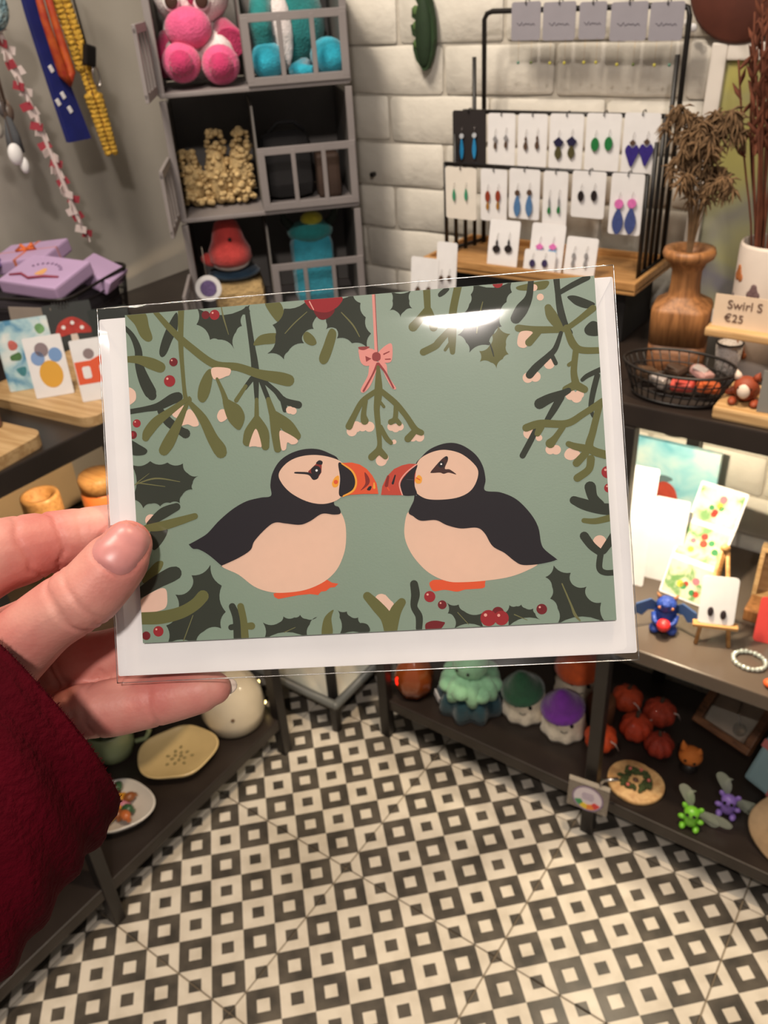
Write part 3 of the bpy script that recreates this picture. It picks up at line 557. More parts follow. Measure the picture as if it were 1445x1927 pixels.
EARS = [(-0.7198, 1.425, 1.3734, 1.4277, 0.0531), (-0.6619, 1.425, 1.3724, 1.4255, 0.0572), (-0.6058, 1.425, 1.3728, 1.4235, 0.0462), (-0.5479, 1.425, 1.3696, 1.4213, 0.0592), (-0.49, 1.425, 1.3686, 1.4192, 0.0518), (-0.7973, 1.375, 1.1869, 1.2743, 0.0653), (-0.7344, 1.375, 1.1893, 1.2715, 0.0523), (-0.6772, 1.375, 1.1906, 1.2719, 0.054), (-0.6173, 1.375, 1.1905, 1.2732, 0.0599), (-0.5551, 1.375, 1.1907, 1.2753, 0.0589), (-0.4939, 1.375, 1.1863, 1.2773, 0.0578), (-0.7847, 1.325, 1.1078, 1.193, 0.0636), (-0.7208, 1.325, 1.1097, 1.1938, 0.0516), (-0.664, 1.325, 1.1181, 1.1968, 0.0581), (-0.6088, 1.325, 1.1024, 1.1965, 0.0438), (-0.5524, 1.325, 1.1293, 1.1996, 0.0576), (-0.4897, 1.325, 1.1087, 1.1999, 0.0533)]

# ================================================================== THE SETTING
# ---- floor: printed cement tiles 33 cm, each tile an object
def tile_material():
    m = bpy.data.materials.new('patterned_cement_tile'); m.use_nodes = True; nt = m.node_tree; N = nt.nodes; L = nt.links
    p = N['Principled BSDF']; p.inputs['Roughness'].default_value = 0.34; p.inputs['Specular IOR Level'].default_value = 0.4
    tc = N.new('ShaderNodeTexCoord'); sx = N.new('ShaderNodeSeparateXYZ'); L.new(tc.outputs['Object'], sx.inputs[0])

    def ma(op, a, b=None, c=None):
        n = N.new('ShaderNodeMath'); n.operation = op
        for i, q in enumerate((a, b, c)):
            if q is None: continue
            if isinstance(q, (int, float)): n.inputs[i].default_value = q
            else: L.new(q, n.inputs[i])
        return n.outputs[0]
    D = 0.0825
    X = ma('DIVIDE', sx.outputs['X'], D); Y = ma('DIVIDE', sx.outputs['Y'], D)
    U = ma('ADD', X, Y); V = ma('SUBTRACT', X, Y)
    ru = ma('ROUND', U); rv = ma('ROUND', V)
    odd = ma('GREATER_THAN', ma('ABSOLUTE', ma('SUBTRACT', ma('MODULO', ma('ABSOLUTE', ma('ADD', ru, rv)), 2.0), 1.0)), 0.5)   # 1 = white check
    inner = ma('LESS_THAN', ma('MAXIMUM', ma('ABSOLUTE', ma('SUBTRACT', U, ru)), ma('ABSOLUTE', ma('SUBTRACT', V, rv))), 0.19)
    white = ma('ABSOLUTE', ma('SUBTRACT', odd, inner))
    n1 = N.new('ShaderNodeTexNoise'); n1.inputs['Scale'].default_value = 22; n1.inputs['Detail'].default_value = 6
    oi = N.new('ShaderNodeObjectInfo'); vo = N.new('ShaderNodeVectorMath'); vo.operation = 'ADD'
    L.new(tc.outputs['Object'], vo.inputs[0]); L.new(oi.outputs['Location'], vo.inputs[1]); L.new(vo.outputs[0], n1.inputs['Vector'])
    rd = N.new('ShaderNodeValToRGB'); L.new(n1.outputs['Fac'], rd.inputs[0]); rd.color_ramp.elements[0].position = .35; rd.color_ramp.elements[1].position = .7
    rd.color_ramp.elements[0].color = lin((66, 62, 57)); rd.color_ramp.elements[1].color = lin((98, 91, 82))
    rw = N.new('ShaderNodeValToRGB'); L.new(n1.outputs['Fac'], rw.inputs[0]); rw.color_ramp.elements[0].position = .3; rw.color_ramp.elements[1].position = .6
    rw.color_ramp.elements[0].color = lin((204, 194, 178)); rw.color_ramp.elements[1].color = lin((222, 213, 198))
    mx = N.new('ShaderNodeMix'); mx.data_type = 'RGBA'; L.new(white, mx.inputs['Factor']); L.new(rd.outputs[0], mx.inputs['A']); L.new(rw.outputs[0], mx.inputs['B'])
    L.new(mx.outputs['Result'], p.inputs['Base Color'])
    return m


TS = 0.33; TX0, TY0 = -0.730, 0.765
floor = struct(G().box((-0.40, 0.45, -0.02), (2.66, 2.16, 0.03)).build('floor', mk('grout', (142, 128, 108), 0.9, var=(60, 0.2))))
tg = G(); b_ = 0.0012; h_ = TS / 2 - 0.0012
tg.add([(-h_, -h_, -.006), (h_, -h_, -.006), (h_, h_, -.006), (-h_, h_, -.006), (-h_, -h_, -b_), (h_, -h_, -b_), (h_, h_, -b_), (-h_, h_, -b_),
        (-h_ + b_, -h_ + b_, 0), (h_ - b_, -h_ + b_, 0), (h_ - b_, h_ - b_, 0), (-h_ + b_, h_ - b_, 0)],
       [(3, 2, 1, 0)] + [(i, (i + 1) % 4, 4 + (i + 1) % 4, 4 + i) for i in range(4)] + [(4 + i, 4 + (i + 1) % 4, 8 + (i + 1) % 4, 8 + i) for i in range(4)] + [(8, 9, 10, 11)], False)
tile0 = tg.build('tile', tile_material(), floor); tme = tile0.data; COL.objects.unlink(tile0); bpy.data.objects.remove(tile0)
for i in range(-3, 5):
    for j in range(-4, 3):
        x = TX0 + TS * (i + .5); y = TY0 + TS * (j + .5)
        if x < -1.62 - .1 or y > 1.58 or (x + .5 * y) > 1.2: continue
        link('tile', tme, floor, (x, y, rnd.uniform(-0.0004, 0.0)))

# ---- right wall: white painted bricks, each brick an object
wall_r = struct(G().box((-0.36, 1.515, 1.0), (2.56, 0.03, 2.06)).build('wall_right', mk('white_mortar', (206, 198, 184), 0.9, var=(30, 0.2), bump=('noise', 60, 0.4, 0.004))))
BRICK = mk('white_painted_brick', (226, 220, 208), 0.62, var=(9, 0.10), bump=('noise', 34, 0.55, 0.006))
bmeshes = []
for k in range(8):
    L_, H_ = 0.2165, 0.0805; g = G(); vs = []
    xs = (-.5, -.47, -.2, .15, .47, .5); zs = (-.5, -.41, .41, .5); nx, nz = 5, 3
    for a in range(nz + 1):
        for b in range(nx + 1):
            ea = a in (0, nz); eb = b in (0, nx); cr = ea and eb
            x = xs[b] * L_; z = zs[a] * H_
            if cr: x *= 0.985; z *= 0.94
            vs.append((x + rnd.uniform(-.0018, .0018), (-.001 if (ea or eb) else -0.0062 + rnd.uniform(-.0016, .0016)), z + rnd.uniform(-.0016, .0016)))
    g.add(vs, [(a * (nx + 1) + b, a * (nx + 1) + b + 1, (a + 1) * (nx + 1) + b + 1, (a + 1) * (nx + 1) + b) for a in range(nz) for b in range(nx)])
    t = g.build('brick', BRICK); bmeshes.append(t.data); bpy.data.objects.remove(t)
for r in range(24):
    z = 1.366 + 0.0845 * (r - 16) + 0.042
    if z < 0.0 or z > 2.0: continue
    off = (-1.03 if r % 2 == 0 else -1.14) + rnd.uniform(-.02, .02)
    for k in range(-3, 10):
        x = off + 0.222 * k + 0.111
        if x < -1.50 or x > 0.80: continue
        link('brick', bmeshes[rnd.randrange(8)], wall_r, (x, 1.4985, z), (rnd.uniform(-.02, .02), rnd.uniform(-.012, .012), 0))

# ---- left wall: grey plaster with soft vertical unevenness
g = G(); vs = []; ny, nz = 60, 6
for a in range(nz + 1):
    for b in range(ny + 1):
        y = -0.6 + 2.13 * b / ny; z = 2.03 * a / nz
        vs.append((-1.62 + 0.004 * math.sin(y * 21 + z * 1.5) + 0.003 * math.sin(y * 47 - z), y, z))
g.add(vs, [(a * (ny + 1) + b, a * (ny + 1) + b + 1, (a + 1) * (ny + 1) + b + 1, (a + 1) * (ny + 1) + b) for a in range(nz) for b in range(ny)])
g.box((-1.642, 0.465, 1.015), (0.03, 2.13, 2.03))
struct(g.build('wall_left', mk('grey_plaster', (176, 170, 160), 0.75, var=(4, 0.08), bump=('noise', 30, 0.15, 0.003))))

# ================================================================== FURNITURE
def rack(name, label, x0, x1, y0, y1, legs, feet_axis, mid_mat):
    r = thing(name, label, 'shelf rack', ((x0 + x1) / 2, (y0 + y1) / 2, 0)); cx, cy = (x0 + x1) / 2, (y0 + y1) / 2
    def b(n, c, d, m, bev=0.003): return G().box((c[0] - cx, c[1] - cy, c[2]), d, None, bev).build(n, m, r)
    b('top_shelf', (cx, cy, 0.9225), (x1 - x0, y1 - y0, 0.035), SHELF)
    b('middle_shelf', (cx, cy, 0.486), (x1 - x0 - .004, y1 - y0 - .012, 0.028), mid_mat)
    b('bottom_shelf', (cx, cy, 0.096), (x1 - x0 - .004, y1 - y0 - .012, 0.028), SHELF)
    for (lx, ly) in legs:
        b('leg', (lx, ly, 0.4525), (0.024, 0.024, 0.905), BLACK, 0.002)
    return r


rack('shelf_rack', 'black three-tier shelf rack along the white brick wall', -0.875, 0.42, 1.088, 1.484,
     [(lx, ly) for lx in (-0.859, -0.371, 0.12, 0.40) for ly in (1.098, 1.470)], 0, GLASSY)
rack('shelf_rack', 'black three-tier shelf rack along the grey left wall', -1.60, -1.018, -0.10, 0.945,
     [(lx, ly) for lx in (-1.029, -1.585) for ly in (-0.085, 0.444, 0.930)], 1, SHELF)
G().box((-.2595, 0, .7025), (.006, 1.03, .399), None, .001).build('back_panel', mk('beige_panel', (206, 180, 142), .7, var=(5, .12)), [o for o in COL.objects if o.name == 'shelf_rack.001'][0])

t = thing('corner_table', 'low square black corner table with a lower tray, behind the card', 'table', (-1.275, 1.255, 0))
G().box((0, 0, 0.890), (0.65, 0.45, 0.03), None, 0.004).build('table_top', SHELF, t)
lip = G()
for a, b in (((-.325, -.225), (.325, -.225)), ((.325, -.225), (.325, .225)), ((.325, .225), (-.325, .225)), ((-.325, .225), (-.325, -.225))):
    lip.cyl((a[0], a[1], .098), (b[0], b[1], .098), .010, seg=12); lip.ell((a[0], a[1], .098), .010)
lip.build('tray_rim', mk('grey_painted_metal', (96, 98, 96), 0.4), t)
G().box((0, 0, 0.075), (0.64, 0.44, 0.012), None, 0.002).build('tray', SHELF, t)
for lx in (-.306, .306):
    for ly in (-.208, .208): G().cyl((lx, ly, 0), (lx, ly, .876), .012, .012, 12).build('leg', BLACK, t)
# folded cloth on the lower tray
g = G(); n = 14; vs = []
for a in range(n + 1):
    for b in range(n + 1):
        u = a / n - .5; v = b / n - .5
        e = 1 - max(abs(u), abs(v)) * 2
        vs.append((u * .44, v * .34, .012 + .055 * min(1, e * 4) ** .5 + .006 * math.sin(u * 14 + v * 5) * min(1, e * 4)))
g.add(vs, [(a * (n + 1) + b, (a + 1) * (n + 1) + b, (a + 1) * (n + 1) + b + 1, a * (n + 1) + b + 1) for a in range(n) for b in range(n)])
g.box((0, 0, .008), (.44, .34, .014), None, .004)
cl_ = mk('pale_checked_cloth', (214, 204, 184), 0.9, var=(9, 0.2, (176, 186, 182)), bump=('noise', 120, 0.3, 0.002))
tag(g.build('folded_cloth', cl_, None, (-1.17, 1.215, .0815)), 'cream and pale blue folded cloth on the tray of the corner table', 'cloth')

# ================================================================== THE CARD IN THE HAND
CM = Matrix(CARD_ROT); CMW = Matrix.Translation(CARD_LOC) @ CM.to_4x4()


def card_root(name, label, cat):
    o = thing(name, label, cat); o.matrix_world = CMW; return o


PAL = dict(dg=(50, 55, 46), ol=(101, 102, 60), cr=(229, 193, 174), be=(152, 40, 46), db=(112, 30, 36), hp=(228, 164, 152), bk=(34, 30, 36), bk2=(70, 62, 72),
           fc=(227, 191, 169), og=(236, 164, 60), dr=(132, 46, 40), pk=(226, 150, 142), pd=(146, 66, 66), ve=(112, 112, 74), br=(66, 42, 40), we=(235, 235, 235))
PAL['or'] = (220, 88, 52); PAL['or2'] = (190, 72, 56)
PM = {k: mk('print_' + k, v, 0.6, var=(300, 0.02), spec=0.2) for k, v in PAL.items()}


def clip(poly, W_, H_):
    for ax, lim, sg in ((0, W_, 1), (0, -W_, -1), (1, H_, 1), (1, -H_, -1)):
        out = []
        for i in range(len(poly)):
            a, b = poly[i - 1], poly[i]; ia = sg * a[ax] <= sg * lim; ib = sg * b[ax] <= sg * lim
            if ia != ib:
                t = (lim - a[ax]) / (b[ax] - a[ax]); out.append((a[0] + t * (b[0] - a[0]), a[1] + t * (b[1] - a[1])))
            if ib: out.append(b)
        poly = out
        if not poly: return []
    return poly


def stroke_poly(pts):
    P_ = spline(pts, 6, False) if len(pts) > 2 else [tuple(pts[0]), tuple(pts[1])]
    Lf, Rt = [], []
    n = len(P_); dirs = []
    for i in range(n):
        a = P_[max(0, i - 1)]; b = P_[min(n - 1, i + 1)]; d = math.hypot(b[0] - a[0], b[1] - a[1]) or 1
        dirs.append(((b[0] - a[0]) / d, (b[1] - a[1]) / d))
    for (x, y, w), (dx, dy) in zip(P_, dirs):
        Lf.append((x - dy * w / 2, y + dx * w / 2)); Rt.append((x + dy * w / 2, y - dx * w / 2))
    def cap(p, d, s0):
        a0 = math.atan2(d[1], d[0]) * 1.0; out = []
        for k in range(1, 6):
            a = a0 + s0 * (math.pi / 2 - math.pi * k / 6); out.append((p[0] + p[2] / 2 * math.cos(a), p[1] + p[2] / 2 * math.sin(a)))
        return out
    e = cap(P_[-1], dirs[-1], 1); s = cap(P_[0], (-dirs[0][0], -dirs[0][1]), 1)
    return Lf + e + Rt[::-1] + s


def holly_poly(pts):
    out = []; n = len(pts); cx = sum(p[0] for p in pts) / n; cy = sum(p[1] for p in pts) / n
    for i in range(n):
        a, b = pts[i], pts[(i + 1) % n]; L_ = math.hypot(b[0] - a[0], b[1] - a[1]) or 1
        nx, ny = -(b[1] - a[1]) / L_, (b[0] - a[0]) / L_
        if nx * (cx - (a[0] + b[0]) / 2) + ny * (cy - (a[1] + b[1]) / 2) < 0: nx, ny = -nx, -ny
        for k in range(6):
            t = k / 6; s = 4 * t * (1 - t) * 0.16 * L_
            out.append((a[0] + (b[0] - a[0]) * t + nx * s, a[1] + (b[1] - a[1]) * t + ny * s))
    return out


card = card_root('greeting_card', 'sage green card with two kissing puffins under mistletoe, inside the clear sleeve', 'greeting card')
CW, CH = 148.0, 105.0
G().box((0, 0, -0.0004), (CW / 1000, CH / 1000, 0.0008)).build('card_sheet', mk('sage_card', (127, 147, 130), 0.5, var=(25, 0.05), bump=('noise', 1500, 0.05, 0.0005)), card)
shapes = []
for grp, kind, colr, pts in ART:
    if kind == 'b': poly = spline(pts, 6, True)
    elif kind == 'p': poly = [tuple(p) for p in pts]
    elif kind == 'h': poly = holly_poly(pts)
    elif kind == 's': poly = stroke_poly(pts)
    else: x, y, r = pts[0]; poly = circ(r, 26, x, y)
    poly = clip(poly, CW / 2 - .05, CH / 2 - .05)
    if len(poly) < 3: continue
    bb = (min(p[0] for p in poly), min(p[1] for p in poly), max(p[0] for p in poly), max(p[1] for p in poly))
    lev = 0
    for q in shapes:                                   # print order: later ink lies over earlier ink
        if bb[0] < q[3][2] and bb[2] > q[3][0] and bb[1] < q[3][3] and bb[3] > q[3][1]: lev = max(lev, q[4] + 1)
    shapes.append([grp, colr, poly, bb, lev, len(shapes)])


def inside(p, poly):
    c = False
    for i in range(len(poly)):
        a, b = poly[i - 1], poly[i]
        if (a[1] > p[1]) != (b[1] > p[1]) and p[0] < (b[0] - a[0]) * (p[1] - a[1]) / (b[1] - a[1]) + a[0]: c = not c
    return c


root = list(range(len(shapes)))


def find(i):
    while root[i] != i: i = root[i]
    return i


for i, A in enumerate(shapes):
    for j in range(i):
        B_ = shapes[j]
        if A[0] != B_[0] or not (A[3][0] < B_[3][2] and A[3][2] > B_[3][0] and A[3][1] < B_[3][3] and A[3][3] > B_[3][1]): continue
        if any(inside(p, B_[2]) for p in A[2][::2]) or any(inside(p, A[2]) for p in B_[2][::2]): root[find(i)] = find(j)
groups = {}
for i, (grp, colr, poly, bb, lev, _) in enumerate(shapes):
    g, mats, gn = groups.setdefault(find(i), (G(), [], grp))
    if colr not in mats: mats.append(colr)
    g.m = mats.index(colr); z = 0.00003 + lev * 0.000006
    vs = [Vector((x / 1000, y / 1000, z)) for x, y in poly]; fs = []
    for tr in tessellate_polygon([[Vector((v.x, v.y, 0)) for v in vs]]):
        a, b, c = [vs[k] for k in tr]; fs.append(tr if (b - a).cross(c - a).z > 0 else tr[::-1])
    g.add(vs, fs, False)
PN = {'holly_leaf': 'holly_print', 'berries': 'berry_print', 'mistletoe_sprig': 'mistletoe_print', 'bow': 'bow_print', 'puffin_left': 'puffin_print', 'puffin_right': 'puffin_print'}
for g, mats, grp in groups.values():
    o = g.build(PN[grp], [PM[k] for k in mats], card)
    if grp == 'puffin_left': o['label'] = 'printed puffin facing right'
    if grp == 'puffin_right': o['label'] = 'printed puffin facing left'

env = card_root('envelope', 'white paper envelope behind the puffin card in the clear sleeve', 'envelope')
EX, EY, EW, EH = -1.75, -5.37, 163.0, 115.0
G().prism([(x / 1000, y / 1000) for x, y in rrect(EW, EH, 0.6, 2, EX, EY)], 0.0007, None, (0, 0, -0.0022)).build('envelope_back', WHITE, env)
x0, x1, y0, y1 = EX - EW / 2, EX + EW / 2, EY - EH / 2, EY + EH / 2
G().prism([(x / 1000, y / 1000) for x, y in ((x0 + .3, y1 - .3), (x1 - .3, y1 - .3), (x1 - 24, y1 - 42), (x1 - 40, y1 - 52), (x0 + 40, y1 - 52), (x0 + 24, y1 - 42))], 0.00025, None, (0, 0, -0.0015)).build('flap', WHITE, env)

slv = card_root('clear_sleeve', 'thin clear cellophane sleeve around the card and envelope', 'sleeve')
SX, SY, SW, SH = -1.67, -4.71, 163.4, 120.4
CELLO = clear_mat('cellophane', (0.985, 0.985, 0.985), 0.55, 0.07, 0.002, (14, 0.05))


def sheet(z0, amp, sgn):
    g = G(); nx, ny = 40, 30; vs = []
    for a in range(ny + 1):
        for b in range(nx + 1):
            u = b / nx; v = a / ny; e = min(1, min(u, 1 - u, v, 1 - v) * 14)
            z = (z0 * e + sgn * amp * e * (0.5 + 0.5 * math.sin(u * 9 + v * 4) * math.sin(v * 11 - u * 3)))
            if v > .93: z += sgn * 0.0012 * ((v - .93) / .07) * (1 - (v - .93) / .07) * (1 + math.sin(u * 25))
            vs.append(((SX + (u - .5) * SW) / 1000, (SY + (v - .5) * SH) / 1000, z - 0.0008))
    g.add(vs, [(a * (nx + 1) + b, a * (nx + 1) + b + 1, (a + 1) * (nx + 1) + b + 1, (a + 1) * (nx + 1) + b) for a in range(ny) for b in range(nx)])
    return g


sheet(0.0030, 0.00012, 1).build('front_film', CELLO, slv)
sheet(-0.0024, 0.0004, -1).build('back_film', CELLO, slv)
SEAM = clear_mat('cellophane_seam', (0.95, 0.95, 0.95), 1.0, 0.25, 0.35)
cs = [((SX + a * SW / 2) / 1000, (SY + b * SH / 2) / 1000, -0.0008) for a, b in ((-1, -1), (1, -1), (1, 1), (-1, 1))]
for i in range(4):
    a, b = Vector(cs[i]), Vector(cs[(i + 1) % 4])
    pts = [a.lerp(b, k / 60) + Vector((0, 0, rnd.uniform(-.00012, .00012))) for k in range(61)]
    G().tube(pts, [rnd.uniform(.00012, .00022) for _ in pts], 6).build('sealed_edge', SEAM, slv)

# ================================================================== THE HAND
person = thing('person', "left hand in a burgundy velvet sleeve pinching the card's left edge", 'person', HAND['palm'][1][:3])
PW = Vector(HAND['palm'][1][:3])


def solid(chain, n=10):
    g = G(); P_ = spline(chain, n, False)
    g.tube([p[:3] for p in P_], [p[3] for p in P_], 20)
    g.ell(P_[0][:3], P_[0][3], None, 20, 12); g.ell(P_[-1][:3], P_[-1][3], None, 20, 12)
    return g


hg = G()
for k in ('thumb', 'index', 'middle', 'ring', 'little', 'palm'):
    q = solid(HAND[k]); hg.add(q.v, q.f)
q = Vector(HAND['thumb'][-1][:3]); r_ = Vector(HAND['palm'][0][:3]); hg.ell(q.lerp(r_, .5), .017)
raw = hg.build('hand', [mk('tmp', (200, 150, 130))])
md = raw.modifiers.new('r', 'REMESH'); md.mode = 'VOXEL'; md.voxel_size = 0.0009; md.use_smooth_shade = True
md = raw.modifiers.new('s', 'SMOOTH'); md.factor = 0.5; md.iterations = 6
dg = bpy.context.evaluated_depsgraph_get(); hme = bpy.data.meshes.new_from_object(raw.evaluated_get(dg)); bpy.data.objects.remove(raw)
VIEW = Vector((0, 0, 1.47))


def at(chain, i, t=0.0):
    a = Vector(HAND[chain][i][:3]); b = Vector(HAND[chain][min(i + 1, len(HAND[chain]) - 1)][:3]); return a.lerp(b, t), (b - a).normalized(), HAND[chain][i][3]


creases = []
for ch_, i, t, dp, tilt in (('thumb', 2, .9, .0005, .15), ('thumb', 3, .15, .0004, -.2), ('thumb', 3, .35, .0003, .1), ('thumb', 2, .3, .00025, 0.0), ('index', 3, .35, .0008, .25), ('index', 3, .75, .0006, -.3), ('index', 2, .4, .0003, 0),
                            ('little', 2, .6, .0005, .1), ('little', 4, .5, .0005, -.1), ('ring', 3, .2, .0004, 0), ('ring', 3, 1.0, .0009, 0.1)):
    c, d, r = at(ch_, i, t); creases.append((c, (d + Vector((tilt, 0, tilt))).normalized(), r * 1.35, dp, .0009 if dp < .001 else .0016))
from mathutils import kdtree
kd = kdtree.KDTree(len(hme.vertices))
for v in hme.vertices: kd.insert(v.co, v.index)
kd.balance()
nrm = [v.normal.copy() for v in hme.vertices]
for c, d, r, dp, wd in creases:
    for co, vi, _ in kd.find_range(c, r):
        w = co - c; s = w.dot(d) + .0006 * math.sin((co.x + co.z) * 700); k = math.exp(-(s / wd) ** 2)
        if k > .02: hme.vertices[vi].co -= nrm[vi] * dp * k
# furrows: between ring and little finger, at the finger roots, and around the thumb nail
for ln_, dp, wd in GROOVES:
    pts_ = [Vector(p) for p in ln_]
    for a_, b_2 in zip(pts_, pts_[1:]):
        vd = ((a_ + b_2) / 2 - VIEW).normalized(); m_ = (a_ + b_2) / 2
        for co, vi, _ in kd.find_range(m_, (b_2 - a_).length / 2 + .012):
            if nrm[vi].dot(vd) > -.1: continue
            t_ = max(0, min(1, (co - a_).dot(b_2 - a_) / (b_2 - a_).length_squared)); q_ = co - a_.lerp(b_2, t_); q_ -= vd * q_.dot(vd)
            k = math.exp(-(q_.length / wd) ** 2)
            if k > .03: hme.vertices[vi].co += vd * dp * k
NW_, NL_ = .0070, .0080
nc = Vector(NAIL[0][:3]); ax = (Vector(NAIL[1][:3]) - Vector(NAIL[2][:3])).normalized(); nn = (VIEW - nc).normalized(); ax = (ax - nn * ax.dot(nn)).normalized(); sd = ax.cross(nn)
for co, vi, _ in kd.find_range(nc, .018):
    if nrm[vi].dot(nn) < .1: continue
    q_ = co - nc; rr_ = (abs(q_.dot(sd) / NW_) ** 3.2 + abs(q_.dot(ax) / NL_) ** 3.2) ** (1 / 3.2)
    hme.vertices[vi].co -= nrm[vi] * .0005 * math.exp(-((rr_ - 1.0) / .09) ** 2)
for v in hme.vertices: v.co -= PW
hme.materials.clear()


def skin_mat():
    m = mk('skin', (224, 166, 146), 0.5, sub=0.12, spec=0.4); nt = m.node_tree; N = nt.nodes; L = nt.links; p = N['Principled BSDF']
    tc = N.new('ShaderNodeTexCoord'); n = N.new('ShaderNodeTexNoise'); n.inputs['Scale'].default_value = 45; n.inputs['Detail'].default_value = 5
    L.new(tc.outputs['Object'], n.inputs['Vector']); r = N.new('ShaderNodeValToRGB'); L.new(n.outputs[0], r.inputs[0])
    r.color_ramp.elements[0].position = .3; r.color_ramp.elements[1].position = .7
    r.color_ramp.elements[0].color = lin((196, 114, 106)); r.color_ramp.elements[1].color = lin((217, 158, 143)); L.new(r.outputs[0], p.inputs['Base Color'])
    v = N.new('ShaderNodeTexVoronoi'); v.inputs['Scale'].default_value = 900; L.new(tc.outputs['Object'], v.inputs['Vector'])
    n2 = N.new('ShaderNodeTexNoise'); n2.inputs['Scale'].default_value = 260; n2.inputs['Detail'].default_value = 6; L.new(tc.outputs['Object'], n2.inputs['Vector'])
    ad = N.new('ShaderNodeMath'); ad.operation = 'MULTIPLY_ADD'; ad.inputs[1].default_value = .4; L.new(v.outputs[0], ad.inputs[0]); L.new(n2.outputs[0], ad.inputs[2])
    b = N.new('ShaderNodeBump'); b.inputs['Strength'].default_value = .22; b.inputs['Distance'].default_value = .0005; L.new(ad.outputs[0], b.inputs['Height']); L.new(b.outputs[0], p.inputs['Normal'])
    return m


hme.materials.append(skin_mat())
hand = link('hand', hme, person)
hme.polygons.foreach_set('use_smooth', [True] * len(hme.polygons))
# thumb nail: a curved plate laid on the thumb tip
bvh = BVHTree.FromPolygons([v.co for v in hme.vertices], [p.vertices[:] for p in hme.polygons])
g = G(); vs = []; NR, NS = 9, 32
for i in range(NR + 1):
    for j in range(NS):
        a = 2 * math.pi * j / NS; r = i / NR; e = 0.62
        px = math.copysign(abs(math.cos(a)) ** e, math.cos(a)) * r * NW_; py = math.copysign(abs(math.sin(a)) ** e, math.sin(a)) * r * NL_
        o = nc - PW + ax * py + sd * px + nn * .03
        h = bvh.ray_cast(o, -nn)
        p = h[0] if h[0] else (nc - PW)
        vs.append(p + nn * (0.00036 * (1 - r ** 8) + 0.00008))
        if i == 0: break
fs = []
idx = lambda i, j: 0 if i == 0 else 1 + (i - 1) * NS + j % NS
for j in range(NS): fs.append((0, idx(1, j), idx(1, j + 1)))
for i in range(1, NR):
    for j in range(NS): fs.append((idx(i, j), idx(i + 1, j), idx(i + 1, j + 1), idx(i, j + 1)))
g.add(vs, fs); g.build('thumb_nail', mk('nail', (205, 138, 134), 0.36, coat=0.0, sub=0.1, var=(160, 0.1)), hand)
lt, ld, lr = at('little', 0); ld = -(Vector(HAND['little'][1][:3]) - lt).normalized()
bk = (lt - VIEW).normalized()
g = G(); g.ell(lt - PW + ld * .0036 + bk * .0032, (.0042, .0030, .0011), tuple((Matrix((ld, ld.cross(bk) * -1, bk)).transposed()).to_euler()), 16, 10)
g.build('little_finger_nail', mk('nail_edge', (222, 205, 190), 0.25, coat=0.4), hand)

# burgundy velvet sleeve: outer and inner surface lofted through rings
g = G(); vs = []; SEG = 56
RR = SLEEVE_RINGS


def ring_at(t):
    i = min(int(t), len(RR) - 2); k = t - i; A, B_ = RR[i], RR[i + 1]
    return [Vector(A[q]).lerp(Vector(B_[q]), k) for q in range(3)] + [A[3] + (B_[3] - A[3]) * k]


NL = 36
rows = [(i / NL * (len(RR) - 1), 0) for i in range(NL + 1)]
prof = [(t, 0.0) for t, _ in reversed(rows)] + [(0.0, .0014)] + [(t, .0026) for t, _ in rows[:14]]
for pi_, (t, inset) in enumerate(prof):
    c, s, n, r = ring_at(t)
    for j in range(SEG):
        a = 2 * math.pi * j / SEG
        w = 1 + .035 * min(1, t) * math.sin(3 * a + t * 2.1) + .022 * min(1, t * 2) * math.sin(t * 7 + 2 * a) + .012 * math.sin(7 * a + t * 3) - .02 * math.exp(-((t - 1.1) / .35) ** 2) * (1 + math.sin(a * 2))
        rr = r * w - inset
        lift = (0.0012 if abs(inset - .0014) < 1e-6 else 0)
        vs.append(c + s * rr * math.cos(a) + n * rr * math.sin(a) * .9 + (s.cross(n)) * 0.0 - PW)
fs = []
for i in range(len(prof) - 1):
    for j in range(SEG):
        k = (j + 1) % SEG; fs.append((i * SEG + j, i * SEG + k, (i + 1) * SEG + k, (i + 1) * SEG + j))
g.add(vs, fs)
VELVET = mk('burgundy_velvet', (78, 2, 17), 0.95, sheen=0.0, spec=0.1, bump=('noise', 420, 0.8, 0.0015), var=(30, 0.35))
VELVET.node_tree.nodes['Principled BSDF'].inputs['Sheen Tint'].default_value = (0.9, 0.25, 0.35, 1)
slv_o = g.build('velvet_sleeve', VELVET, person); slv_o['label'] = 'burgundy velvet sleeve'
# short pile along the cuff edge
fz = G(); c, s, n, r = ring_at(0.0); axd = (ring_at(0)[0] - ring_at(.5)[0]).normalized()
for k in range(900):
    a = rnd.uniform(0, 2 * math.pi); w = 1 + .012 * math.sin(7 * a)
    p = c + s * r * w * math.cos(a) + n * r * w * math.sin(a) * .9 - PW - axd * rnd.uniform(0, .0006)
    d = (axd + Vector((rnd.uniform(-1, 1), rnd.uniform(-1, 1), rnd.uniform(-1, 1))) * .8).normalized()
    fz.tube([p, p + d * rnd.uniform(.0005, .0013)], [.00011, .00003], 3, caps=False)
o = fz.build('pile', VELVET, slv_o); o['kind'] = 'stuff'

# ================================================================== CRATES IN THE CORNER
CRX, CRY = -1.1243, 1.2091; A45 = math.radians(45)
CZ = [1.320, 1.1125, 0.905]
ca, sa = math.cos(A45), math.sin(A45)


def inc(x, y, z): return (CRX + x * ca - y * sa, CRY + x * sa + y * ca, z)      # crate-local to room


def fence(w, h):
    g = G(); e = .013
    for z in (e / 2, h - e / 2): g.box((w / 2, 0, z), (w, .006, e), None, .001)
    for x in (e / 2, w * .36, w * .67, w - e / 2): g.box((x, 0, h / 2), (e if x in (e / 2, w - e / 2) else .008, .0064, h - .01), None, .001)
    return g


